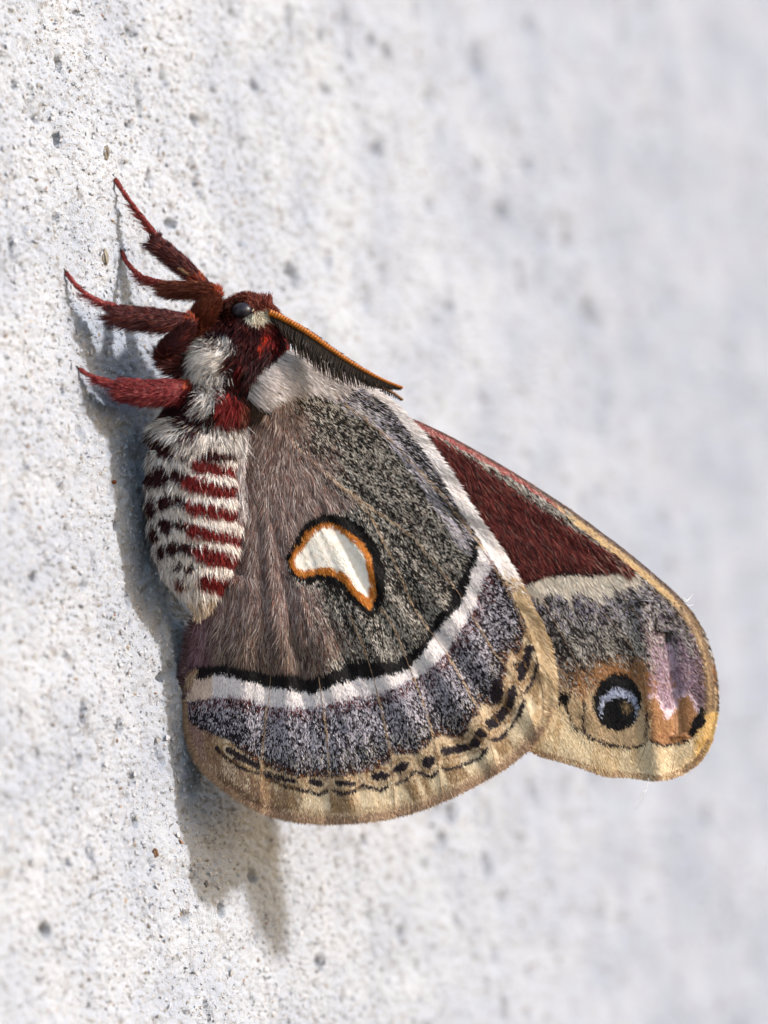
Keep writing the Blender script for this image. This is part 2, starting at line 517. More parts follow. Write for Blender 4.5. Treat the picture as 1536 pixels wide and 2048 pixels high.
def body_pigment(x, y, n, base=False):
    """pigment of the fur at measured x, y on the flank (same on both flanks); also hair length and width"""
    jx = x + (0 if base else rng.normal(0, 2.2, n)) + 6 * (vnoise(x, y, 14, 46) - .5); jy = y + (0 if base else rng.normal(0, 2.8, n)) + 7 * (vnoise(x, y, 13, 47) - .5)
    cream = pick(n, [(5, (242, 234, 228)), (3, (230, 220, 212)), (1, (204, 192, 186))])
    maroon = pick(n, [(4, (58, 22, 22)), (2, (84, 30, 28)), (2, (38, 16, 18))])
    red = pick(n, [(4, (124, 33, 33)), (3, (92, 25, 26)), (1, (150, 52, 48))])
    dark = pick(n, [(3, (42, 18, 21)), (3, (70, 28, 31)), (1, (24, 14, 15))])
    brown = pick(n, [(3, (104, 50, 38)), (2, (76, 34, 28)), (2, (128, 66, 50))])
    tanw = pick(n, [(2, (176, 158, 132)), (2, (126, 106, 86)), (1, (206, 192, 170))])
    c = dark.copy(); ln = np.full(n, .26); wd = np.full(n, .030)
    # head
    h = (y < 662) & (x > 420)
    c[h] = brown[h]; ln[h] = .20; wd[h] = .024
    m = ell(jx, jy, 470, 648, 40, 14) < 1
    c[m] = maroon[m]
    # thorax
    wp = [(395, 690), (410, 686), (435, 680), (460, 670), (470, 692), (464, 718), (456, 745), (441, 757), (440, 772), (436, 800), (432, 828), (408, 832), (392, 816), (384, 792), (398, 774), (384, 754), (390, 728)]
    m = inpoly(jx, jy, wp); c[m] = cream[m]; ln[m] = .24; q = m & (rng.random(n) < .5 * (fbm(x, y, 16, 49, 2) > .55)); c[q] = pick(n, [(1, (120, 104, 96)), (1, (70, 52, 50))])[q]
    m = (dline(jx, jy, [(470, 706), (492, 700), (512, 712), (530, 706)]) < 4.5) | (dline(jx, jy, [(500, 716), (494, 745), (488, 775)]) < 4); c[m] = pick(n, [(1, (20, 10, 11))])[m]  # dark creases between the tufts, their shade painted into the fur colour
    m = ell(jx, jy, 396, 790, 12, 16) < 1; c[m] = dark[m]
    m = ell(jx, jy, 357, 711, 26, 13, -12) < 1; c[m] = tanw[m]
    m = ell(jx, jy, 480, 733, 19, 34, 14) < 1; c[m] = maroon[m]; ln[m] = .2
    m = ell(jx, jy, 484, 748, 9, 20, 10) < 1; c[m] = pick(n, [(1, (112, 32, 30)), (1, (84, 26, 26))])[m]
    m = ell(jx, jy, 508, 690, 32, 30) < 1; c[m] = maroon[m]; ln[m] = .18
    m = ell(jx, jy, 556, 680, 30, 30, 30) < 1; c[m] = np.where(rng.random(n)[:, None] < .55, red, maroon)[m]; ln[m] = .16
    m = ell(jx, jy, 530, 690, 5, 22, 5) < 1; c[m] = pick(n, [(1, (180, 52, 30))])[m]
    m = ell(jx, jy, 518, 643, 26, 13, -8) < 1; c[m] = pick(n, [(3, (236, 226, 204)), (1, (214, 198, 170))])[m]; ln[m] = .15
    m = ell(jx, jy, 458, 812, 18, 30, -8) < 1; c[m] = red[m]
    m = ell(jx, jy, 490, 818, 16, 24, -25) < 1; c[m] = brown[m]
    # abdomen
    ab = y > 846
    c[ab] = cream[ab]; ln[ab] = .125; wd[ab] = .024
    up = ab & (y < 892); ln[up] = .30
    gr = ab & (rng.random(n) < .06 + .45 * sstep(335, 290, x)); c[gr] = pick(n, [(2, (150, 138, 132)), (1, (96, 82, 80)), (1, (178, 166, 156))])[gr]
    lg = ab & (rng.random(n) < .05); ln[lg] = .22
    mixd = up & (rng.random(n) < .75 * (vnoise(x, y, 18, 41) > .52)); c[mixd] = dark[mixd]
    for pts, th, pg in [([(418, 906), (474, 900)], 32, maroon), ([(396, 932), (440, 940), (482, 949)], 18, red), ([(378, 966), (425, 976), (485, 988)], 23, red),
                        ([(382, 1014), (430, 1024), (486, 1037)], 19, red), ([(386, 1061), (430, 1070), (484, 1081)], 19, red), ([(404, 1106), (440, 1116), (475, 1128)], 25, red),
                        ([(418, 1164), (450, 1172)], 30, red)]:
        m = ab & (dline(jx, jy, [(pts[0][0] - 5, pts[0][1] - 2)] + pts + [(pts[-1][0] + 6, pts[-1][1] + 2)]) < th / 2 + 2); c[m] = pg[m]; ln[m] = .14
    m = ab & (jx > 477) & (y > 895) & (y < 1010); c[m] = red[m]
    for cx, cy, rx, ry in [(335, 894, 17, 20), (368, 906, 14, 12), (322, 953, 13, 20), (354, 953, 15, 11), (330, 1006, 13, 14), (359, 1003, 14, 10), (333, 1050, 12, 12), (360, 1050, 13, 10),
                           (346, 1096, 11, 14), (373, 1096, 12, 12), (357, 1132, 8, 10), (382, 1137, 10, 8), (362, 1170, 13, 10), (303, 1017, 8, 14), (309, 1067, 8, 14), (324, 1104, 8, 11), (302, 960, 7, 14), (308, 890, 9, 16)]:
        m = ab & (ell(jx, jy, cx, cy, rx * 1.14, ry * 1.2) < 1); c[m] = (brown if cy == 1170 else dark)[m]; ln[m] = .13
    tip = ab & (jy > 1202 + 16 * (vnoise(x, y, 9, 48) - .5)) & (rng.random(n) < .8); c[tip] = pick(n, [(3, (224, 208, 190)), (2, (196, 174, 150)), (.6, (150, 118, 96))])[tip]; ln[tip] = .22
    return c, ln, wd


bl = bv - BASE
bx, by = unL(bl)
bc, _, _ = body_pigment(bx, by, len(bx), True)
bc = bc * .55
body = make('body', bl, bf, M_SKIN, moth, bc, True)
NB = 90000
pt, nn = sample(bl, bt, NB, lambda c: 1 + .9 * (c[:, 2] > -.3))
x, y = unL(pt)
c, ln, wd = body_pigment(x + np.where(y < 850, 2, 0), y + np.where(y < 850, 8, 7), NB)
i = np.argmin(np.abs(y[:, None] - A[None, ::4, 1]), 1) * 4
flow = -tan[np.clip(i, 0, len(tan) - 1)]                  # towards the tail
fl2 = flow + rng.normal(0, .32, (NB, 3)) + np.where(y < 850, 1.3, .4)[:, None] * (np.stack([vnoise(x, y, 30, 43), vnoise(x, y, 30, 44), vnoise(x, y, 30, 45)], -1) - .5) * 2
stand = np.where(y < 850, .95, .62)[:, None]
d = unit(fl2 - nn * np.sum(fl2 * nn, 1, keepdims=True)) + nn * (stand + rng.normal(0, .15, (NB, 1)))
ab_m = y > 846
L_ = ln * rng.uniform(.6, 1.35, NB) * np.where(y < 850, 1.1, 1)
L_ = np.where((ell(x, y, 484, 620, 25, 19) < 1) & (pt[:, 2] > -.1), .02, L_)
for nm, m, seg in [('abdomen_fur', ab_m, 3), ('thorax_fur', (~ab_m) & (y > 655), 3), ('head_fur', (~ab_m) & (y <= 655), 3)]:
    hair_mesh(nm, pt[m], d[m], L_[m], wd[m] * rng.uniform(.7, 1.2, m.sum()), c[m], nn[m], M_FUR, body, bend=(flow * .3 - nn * .1)[m], roll=50, segs=seg)
# long pale hairs fanning over the top of the abdomen, below the thorax
n = 800
px_ = 380 + 112 * rng.random(n) ** .6; py_ = rng.uniform(830, 880, n)
wz = BW + np.sqrt(np.clip(.74 ** 2 - ((px_ - 415) / 100) ** 2, .02, None))
d = np.stack([.25 * (px_ - 430) / 60 + rng.normal(0, .25, n), -1 + 0 * px_, .35 + rng.normal(0, .15, n)], -1)
hair_mesh('waist_tuft', L(P(px_, py_, wz)), d, rng.uniform(.3, .62, n), rng.uniform(.018, .03, n),
          pick(n, [(5, (228, 222, 218)), (2, (190, 182, 180)), (1, (120, 108, 104))]), np.tile([0, 0, 1.], (n, 1)), M_FUR, body, bend=np.tile([0, 0, -.35], (n, 1)), roll=40, segs=3)
# brow tufts standing up on the head
n = 900
px_ = rng.uniform(500, 540, n); py_ = rng.uniform(598, 618, n)
d = np.stack([.2 * rng.normal(0, 1, n) + (px_ - 515) / 60, 1 + 0 * px_, rng.normal(.1, .5, n)], -1)
hair_mesh('brow_tuft', L(P(px_, py_, BW + rng.normal(.1, .16, n))), d, rng.uniform(.1, .2, n), rng.uniform(.014, .024, n),
          pick(n, [(3, (122, 62, 54)), (2, (96, 44, 36)), (2, (146, 84, 70))]), np.tile([0, 0, 1.], (n, 1)), M_FUR, body, roll=50, segs=2)


def ball(name, c, r3, mat, parent, rot=0, sub=3):
    import bmesh
    bm = bmesh.new(); bmesh.ops.create_icosphere(bm, subdivisions=sub, radius=1)
    R = Matrix.Rotation(rot, 3, 'Z')
    for v in bm.verts: v.co = R @ Vector((v.co.x * r3[0], v.co.y * r3[1], v.co.z * r3[2])) + Vector(c)
    me = bpy.data.meshes.new(name); bm.to_mesh(me); bm.free(); me.materials.append(mat)
    for p in me.polygons: p.use_smooth = True
    o = bpy.data.objects.new(name, me); COL.objects.link(o); o.parent = parent
    return o


ball('eye', L(P(484, 621, BW + .44)), (.205, .165, .17), M_EYE, body, .1)
ball('eye', L(P(484, 621, BW - .36)), (.19, .155, .17), M_EYE, body, .1)
n = 500                                                    # dark lashes round the eye, palps in front
th = rng.uniform(0, 2 * math.pi, n)
px_ = 484 + 20 * np.cos(th); py_ = 621 + 16 * np.sin(th)
d = np.stack([np.cos(th), -np.sin(th), .5 + 0 * th], -1)
hair_mesh('eye_lashes', L(P(px_, py_, BW + .38)), d, rng.uniform(.08, .18, n), np.full(n, .02), pick(n, [(3, (40, 20, 20)), (2, (90, 44, 34))]), np.tile([0, 0, 1.], (n, 1)), M_FUR, body, roll=40)

# ---- legs
LEGRED = [(3, (126, 50, 46)), (2, (98, 36, 34)), (1, (156, 74, 62))]
LEGDARK = [(3, (92, 54, 58)), (3, (64, 34, 36)), (1, (124, 76, 70)), (1, (112, 52, 40))]
LEGBROWN = [(3, (112, 58, 42)), (2, (86, 40, 32)), (1, (138, 80, 56))]
LEGBRIGHT = [(3, (136, 54, 58)), (2, (104, 38, 42)), (1, (160, 90, 90))]


def leg(tarsus, tibia, femur, pal, pal_tarsus, fringe, label):
    """each list: (x, y, depth, radius) from foot to hip; one skin through all three segments"""
    pts = tarsus + tibia + femur
    Sx = spline([(a, b, c, r) for a, b, c, r in pts], 110)
    ctr = L(P(Sx[:, 0], Sx[:, 1], Sx[:, 2])); n_t = len(tarsus)
    cut0 = np.argmin(np.linalg.norm(ctr - L(P(tarsus[-1][0], tarsus[-1][1], tarsus[-1][2])), axis=1))
    ks = np.arange(len(ctr))
    rad = np.clip(Sx[:, 3], 2.5, 99) / 100
    rad = np.where(ks <= cut0, np.maximum(rad * .62, .040) * (.86 + .22 * np.abs(np.sin(ks / max(cut0, 1) * math.pi * 5))), rad * .95)   # five little foot segments
    v, f = tube(ctr, rad, 12)
    xx, yy = unL(v)
    tx = tarsus[-1]
    far = np.linalg.norm(ctr - ctr[0], axis=1); cut = np.argmin(np.linalg.norm(ctr - L(P(tx[0], tx[1], tx[2])), axis=1))
    tar = np.repeat(np.arange(len(ctr)) <= cut, 12)
    col = np.where(tar[:, None], lin((140, 56, 50)), lin((110, 44, 36)))
    o = make('leg', v, f, M_SKIN, moth, col, True, label=label)
    T = tri_of(f)
    N = 9000
    p, nn = sample(v, T, N)
    k = np.argmin(np.linalg.norm(p[:, None, :] - ctr[None, ::2, :], axis=2), 1) * 2
    tg_ = unit(np.gradient(ctr, axis=0))[k]
    istar = k <= cut
    c = pick(N, pal); c2 = pick(N, pal_tarsus); c[istar] = c2[istar]
    kn = L(P(*tibia[-1][:3])); q = (np.linalg.norm(p - kn, axis=1) < .13) & (rng.random(N) < .6); c[q] = pick(N, [(2, (164, 72, 48)), (1, (186, 92, 58))])[q]
    down = np.array([-.25, -1, 0])
    dirn = -tg_ + nn * .55 + rng.normal(0, .2, (N, 3)) + np.where(istar, .15, .25)[:, None] * down
    und = np.clip(nn @ unit(np.array([-.4, -1., .1])), 0, 1)
    ln = np.where(istar, .035 + .17 * und * (k > cut * .45), .09 + fringe * 1.15 * und) * rng.uniform(.6, 1.3, N)
    hair_mesh('leg_fur', p, dirn, ln, np.where(istar, .016, .022), c, nn, M_FUR, o, roll=50, segs=2, bend=-tg_ * .3)
    # two claws gripping the plaster
    for s in (-1, 1):
        q0 = ctr[0]; tdir = -unit(ctr[2] - ctr[0])
        pp = [q0, q0 + tdir * .07 + np.array([0, .025, s * .05]), q0 + tdir * .12 + np.array([-.05, -.02, s * .07]), q0 + tdir * .12 + np.array([-.10, -.08, s * .07])]
        vv, ff = tube(pp, [.022, .018, .012, .004], 6)
        make('claw', vv, ff, M_CLAW, o)
    return o


w1 = wall_w(135, 547) + .06; w2 = wall_w(244, 505) + .08; w3 = wall_w(230, 358) + .06; w4 = wall_w(162, 741) + .06
leg([(230, 358, w3, 4), (252, 392, w3 + .1, 5), (282, 432, w3 + .2, 7), (311, 471, w3 + .3, 8)],
    [(306, 482, w3 + .3, 8), (320, 490, w3 + .32, 13), (350, 515, w3 + .4, 14), (385, 545, w3 + .5, 12), (401, 560, w3 + .55, 8)],
    [(412, 580, w3 + .55, 12), (425, 615, w3 + .6, 16), (440, 650, w3 + .7, 18), (455, 680, w3 + .9, 16)], LEGDARK, LEGRED, .12,
    'foreleg with slender red foot reaching highest up the wall')
fl = leg([(244, 505, w2, 4), (254, 525, w2 + .15, 6), (280, 552, w2 + .4, 8), (308, 563, w2 + .6, 10), (330, 568, w2 + .8, 8)],
         [(326, 574, w2 + .85, 10), (350, 577, w2 + 1.0, 14), (390, 578, w2 + 1.2, 15), (424, 580, w2 + 1.4, 13), (434, 585, w2 + 1.45, 9)],
         [(425, 602, w2 + 1.45, 16), (408, 625, w2 + 1.4, 24), (398, 650, w2 + 1.3, 22), (410, 680, w2 + 1.1, 18)], LEGBROWN, LEGRED, .10,
         'short bent foreleg with upright brown thigh beside the head')
leg([(133, 546, w1, 5), (150, 568, w1 + .05, 6), (175, 590, w1 + .05, 7), (205, 606, w1, 9), (230, 613, w1 - .05, 9)],
    [(228, 622, w1 - .05, 12), (245, 628, w1 - .05, 17), (300, 634, w1 - .05, 18), (350, 640, w1 - .05, 18), (378, 638, w1 - .05, 11)],
    [(372, 655, w1 - .05, 15), (352, 680, w1 - .15, 19), (332, 700, w1 - .3, 17), (350, 722, w1 - .5, 18), (400, 735, w1 - .7, 18)], LEGDARK, LEGBRIGHT, .18,
    'middle leg with thick purplish brown shaggy shin')
leg([(160, 739, w4, 5), (176, 749, w4, 6), (192, 756, w4, 7), (215, 763, w4 - .05, 9), (236, 769, w4 - .05, 8)],
    [(238, 771, w4 - .05, 10), (255, 776, w4 - .1, 18), (300, 782, w4 - .15, 21), (345, 778, w4 - .2, 21), (369, 772, w4 - .25, 11)],
    [(366, 786, w4 - .35, 14), (385, 790, w4 - .6, 16), (420, 785, w4 - .9, 16)], LEGBRIGHT, LEGBRIGHT, .12,
    'hind leg with plump crimson shin just above the abdomen')
# the leaf-like spur on the inner side of the upper foreleg shin
v, f = tube(L(P(np.array([355, 365, 378, 390]), np.array([534, 541, 549, 556]), w3 + .58)), [.02, .05, .05, .015], 8)
make('leaf_spur', v, f, M_SPUR, moth.children[[c.name for c in moth.children].index('leg')] if 'leg' in [c.name for c in moth.children] else moth)

# ---- antennae


def antenna(pts, w0, w1_, n_b, blen, name_label, shaft=None):
    Sx = spline([(a, b, 0) for a, b in pts], 420)
    u = np.linspace(0, 1, 420)
    ctr = L(P(Sx[:, 0], Sx[:, 1], w0 + (w1_ - w0) * u))
    rad = (.062 * (1 - .6 * u)) * (1 + .30 * np.sin(u * 52 * math.pi * 2 / 2) ** 2)
    v, f = tube(ctr, rad, 10)
    o = make('antenna', v, f, shaft or M_ORANGE, moth, None, True, label=name_label)
    tg_ = unit(np.gradient(ctr, axis=0))
    VV, FF = [], []
    for s in range(n_b):
        q = .01 + .97 * s / (n_b - 1)
        i = int(q * 419)
        ln = blen * min(1, .30 + 3.4 * q) * (1 - max(0, q - .5) / .5 * .9)
        for row in range(4):
            t = tg_[i]
            low = np.array([t[1], -t[0], 0])            # in-plane, towards the wing
            if low[1] > 0: low = -low
            if row < 2:                                  # two rows hanging below the shaft, one nearer the viewer
                dv = unit(low + np.array([0, 0, .35 - .75 * row]) + .30 * t); k = 1.0
            else:                                        # two rows on the other side, swept backwards along the shaft
                dv = unit(-low * .28 + np.array([0, 0, -.5 - .4 * (row - 2)]) + .75 * t); k = .42
            jit = rng.normal(0, .04, 3); k *= rng.uniform(.82, 1.12)
            p0 = ctr[i] + t * .012 * (row % 2)
            pp = np.array([p0, p0 + (dv + jit) * ln * k * .5, p0 + unit(dv + .25 * t + jit) * ln * k])
            vv, ff = tube(pp, [.013, .012, .005], 4)
            b = sum(map(len, VV)); VV.append(vv); FF += [tuple(b + j for j in fc) for fc in ff]
    make('antenna_barbs', np.vstack(VV), FF, M_BARB, o, None, True, kind='stuff')
    return o


antenna([(538, 625), (560, 634), (590, 650), (625, 672), (660, 697), (700, 724), (740, 747), (775, 764), (806, 776)], BW + .55, BW + .75, 140, .58,
        'orange shafted feathery antenna lying over the wing shoulder')
antenna([(538, 622), (575, 648), (625, 685), (680, 728), (740, 765), (780, 782), (806, 800)], BW - .35, BW - .75, 60, .40,
        'feathery antenna of the far side, only its tip showing', M_SHAFT)

# ---- wings
HW = [(497, 790), (500, 765), (508, 742), (545, 712), (590, 700), (640, 722), (690, 752), (735, 773), (780, 803), (812, 835), (850, 880), (900, 950), (950, 1030), (1000, 1100), (1035, 1160),
      (1062, 1212), (1085, 1260), (1100, 1310), (1107, 1360), (1105, 1400), (1092, 1440), (1072, 1475), (1045, 1502), (1010, 1530), (960, 1560), (900, 1590), (840, 1615), (770, 1633),
      (700, 1641), (640, 1642), (580, 1636), (520, 1618), (470, 1590), (430, 1560), (402, 1530), (383, 1495), (371, 1450), (367, 1400), (362, 1370), (370, 1320), (376, 1280), (390, 1240),
      (415, 1205), (430, 1160), (440, 1100), (450, 1020), (455, 950), (460, 880), (478, 830)]
COSTA = HW[3:21]
FW = [(560, 735), (700, 785), (812, 832), (850, 848), (900, 872), (960, 905), (1020, 940), (1080, 978), (1140, 1018), (1200, 1062), (1260, 1108), (1310, 1150), (1350, 1185), (1380, 1220),
      (1405, 1260), (1420, 1300), (1430, 1345), (1434, 1400), (1430, 1440), (1420, 1480), (1400, 1515), (1370, 1540), (1335, 1554), (1300, 1556), (1260, 1550), (1210, 1547), (1160, 1530),
      (1110, 1515), (1065, 1500), (980, 1440), (860, 1300), (740, 1100), (620, 900)]
FCOSTA = FW[2:22]


def tilt(x, y):
    return sstep(380, 800, x) * (.085 * (y - 1050) / 100 - .05 * (x - 750) / 100)


def hw_depth(x, y):
    r = np.hypot(x - 500, y - 780); a = np.arctan2(y - 780, x - 500)
    w = BW + .10 + .30 * np.exp(-(r / 130) ** 2) + .30 * np.exp(-((x - 515) ** 2 + (y - 758) ** 2) / 85 ** 2)
    amp = sstep(150, 620, r)
    pl = fbm(a * 100, r * .04, 5.2, 51, 2) - .5
    w = w + amp * (.15 * pl + .04 * np.sin(a * 40 + 1.2 * np.sin(a * 13)))
    for v_ in VEINS: w = w + .012 * np.exp(-(dline(x, y, v_) / 5) ** 2)
    w = w + tilt(x, y) - .10 * sstep(900, 1110, x)                                     # towards the costa it settles on the forewing
    e = np.clip(470 - x, 0, None) * (y > 1150)                            # the inner margin curls round behind
    w = w - .000075 * e * e
    w = w - .25 * np.exp(-((x - 430) / 40) ** 2) * (y < 1150)
    return w


def fw_depth(x, y):
    a = np.arctan2(y - 740, x - 560); r = np.hypot(x - 560, y - 740)
    w = BW - .38 + .10 * (fbm(a * 100, r * .05, 5, 54, 2) - .5) * sstep(300, 800, r) + tilt(x, y)
    w = w - .10 * np.exp(-(dline(x, y, FCOSTA) / 14) ** 2)
    w = w + .10 * np.exp(-((x - 1290 - (y - 1300) * .1) / 20) ** 2) * (y > 1200) - .09 * np.exp(-((x - 1338 - (y - 1300) * .12) / 13) ** 2) * (y > 1260) * (y < 1470)
    return w


BLACK_UP = [(398, 1330), (444, 1325), (504, 1336), (542, 1347), (581, 1344), (613, 1355), (649, 1350), (682, 1344), (709, 1325), (740, 1330), (788, 1329), (823, 1309), (852, 1280), (864, 1247),
            (899, 1212), (904, 1190), (924, 1154), (937, 1122), (938, 1090), (940, 1079)]
BLACK_LOW = [(395, 1355), (436, 1344), (485, 1355), (537, 1371), (581, 1374), (627, 1384), (660, 1371), (684, 1360), (729, 1353), (779, 1347), (817, 1335), (843, 1300), (870, 1265), (887, 1239),
             (914, 1212), (928, 1189), (940, 1145), (953, 1109), (956, 1092)]
WHITE_OUT = [(372, 1405), (400, 1400), (433, 1396), (488, 1399), (537, 1415), (600, 1418), (641, 1415), (682, 1404), (723, 1396), (760, 1390), (788, 1379), (817, 1362), (846, 1353), (876, 1326),
             (899, 1297), (928, 1253), (949, 1218), (964, 1186), (969, 1158), (985, 1135), (975, 1105)]
PM_LOW = [(1012, 1150), (1037, 1189), (1046, 1224), (1052, 1262), (1046, 1277), (1034, 1306), (1016, 1297), (1013, 1344), (1005, 1356), (1002, 1394), (987, 1414), (961, 1403), (955, 1429), (937, 1444),
          (928, 1476), (902, 1473), (879, 1467), (864, 1485), (841, 1499), (829, 1511), (817, 1508), (785, 1505), (776, 1523), (753, 1537), (728, 1544), (690, 1552), (660, 1555), (635, 1552), (600, 1555),
          (572, 1546), (537, 1533), (520, 1524), (488, 1508), (463, 1481), (444, 1475), (397, 1456), (378, 1440)]
POLY_BLACK = BLACK_UP + BLACK_LOW[::-1]
POLY_WHITE = BLACK_LOW + WHITE_OUT[::-1]
POLY_PM = WHITE_OUT + PM_LOW
POLY_MED = BLACK_UP + [(1005, 1105), (950, 1030), (900, 950), (850, 870), (812, 825), (735, 760), (640, 710), (590, 680), (490, 690), (430, 800), (430, 1100), (370, 1240), (340, 1335)]
SPOT_W = [(587, 1120), (594, 1110), (610, 1093), (617, 1080), (626, 1067), (640, 1058), (649, 1053), (662, 1054), (679, 1062), (695, 1074), (711, 1087), (724, 1103), (731, 1119), (736, 1142), (739, 1162),
          (740, 1180), (737, 1194), (728, 1194), (712, 1178), (700, 1160), (685, 1145), (665, 1137), (645, 1134), (625, 1141), (605, 1142), (592, 1135)]
SPOT_O = [(581, 1118), (588, 1100), (604, 1086), (611, 1068), (630, 1053), (648, 1045), (664, 1047), (684, 1056), (704, 1070), (722, 1085), (737, 1108), (744, 1138), (748, 1165), (749, 1190), (744, 1210), (737, 1217),
          (724, 1206), (706, 1186), (690, 1164), (665, 1148), (640, 1144), (610, 1152), (590, 1145), (583, 1130)]
SPOT_B = [(577, 1110), (588, 1085), (603, 1055), (620, 1035), (645, 1022), (662, 1024), (690, 1038), (722, 1058), (748, 1090), (761, 1130), (766, 1160), (763, 1190), (756, 1210), (742, 1233), (728, 1222),
          (710, 1203), (690, 1182), (670, 1167), (645, 1156), (618, 1161), (600, 1154), (584, 1140)]
SHOULDER = [(490, 795), (492, 745), (520, 712), (560, 698), (595, 696), (640, 716), (700, 756), (662, 776), (600, 774), (555, 782), (515, 802)]
WAVY = [[(433, 1497), (449, 1511), (471, 1527), (493, 1541), (515, 1546)], [(526, 1546), (542, 1560), (567, 1571), (597, 1579), (638, 1589), (654, 1582)],
        [(665, 1579), (679, 1587), (698, 1586), (715, 1579), (726, 1571), (745, 1576), (759, 1581), (776, 1573)], [(791, 1567), (808, 1564), (829, 1543), (844, 1549), (861, 1555), (876, 1543)],
        [(882, 1535), (899, 1540), (929, 1529), (958, 1517), (974, 1498)], [(984, 1479), (999, 1479), (1022, 1453), (1040, 1426), (1047, 1403)], [(1049, 1385), (1063, 1368), (1075, 1332), (1075, 1309), (1066, 1294)]]
SPOTS = [([(1058, 1301), (1050, 1330), (1043, 1352)], 7.5), ([(1036, 1330), (1043, 1350)], 6), ([(1026, 1380), (1017, 1411), (1004, 1430)], 8), ([(1006, 1430), (980, 1448)], 10), ([(961, 1468), (953, 1483)], 10),
         ([(950, 1488), (923, 1496), (889, 1504)], 6.5), ([(855, 1525), (860, 1521)], 9), ([(793, 1537), (813, 1530)], 6), ([(748, 1552), (770, 1551)], 6), ([(676, 1567), (708, 1567)], 3.6), ([(622, 1563), (644, 1569)], 4),
         ([(532, 1545), (560, 1556), (592, 1563)], 3.5), ([(456, 1500), (485, 1517), (515, 1532)], 4.5), ([(994, 1368), (993, 1396)], 11)]
VEINS = [[(535, 825), (600, 900), (662, 957), (720, 1000), (822, 1071), (880, 1140), (920, 1190), (949, 1240), (985, 1300), (1016, 1338), (1040, 1379), (1063, 1444), (1070, 1470)],
         [(662, 957), (740, 1030), (790, 1130), (830, 1220), (862, 1265), (890, 1303), (930, 1370), (958, 1423), (975, 1467), (993, 1537)],
         [(760, 1215), (779, 1239), (797, 1277), (820, 1338), (845, 1400), (868, 1478), (882, 1575), (884, 1592)],
         [(700, 1230), (725, 1290), (745, 1350), (765, 1430), (782, 1511), (788, 1590), (789, 1620)],
         [(600, 1170), (625, 1280), (643, 1393), (652, 1453), (657, 1522), (663, 1607), (664, 1632)],
         [(535, 1020), (548, 1200), (540, 1371), (531, 1440), (523, 1508), (521, 1563), (520, 1600)],
         [(640, 770), (714, 826), (789, 888), (838, 944), (880, 986), (940, 1065), (985, 1130), (1030, 1210), (1062, 1290), (1085, 1380), (1086, 1440)]]
ALLV = VEINS


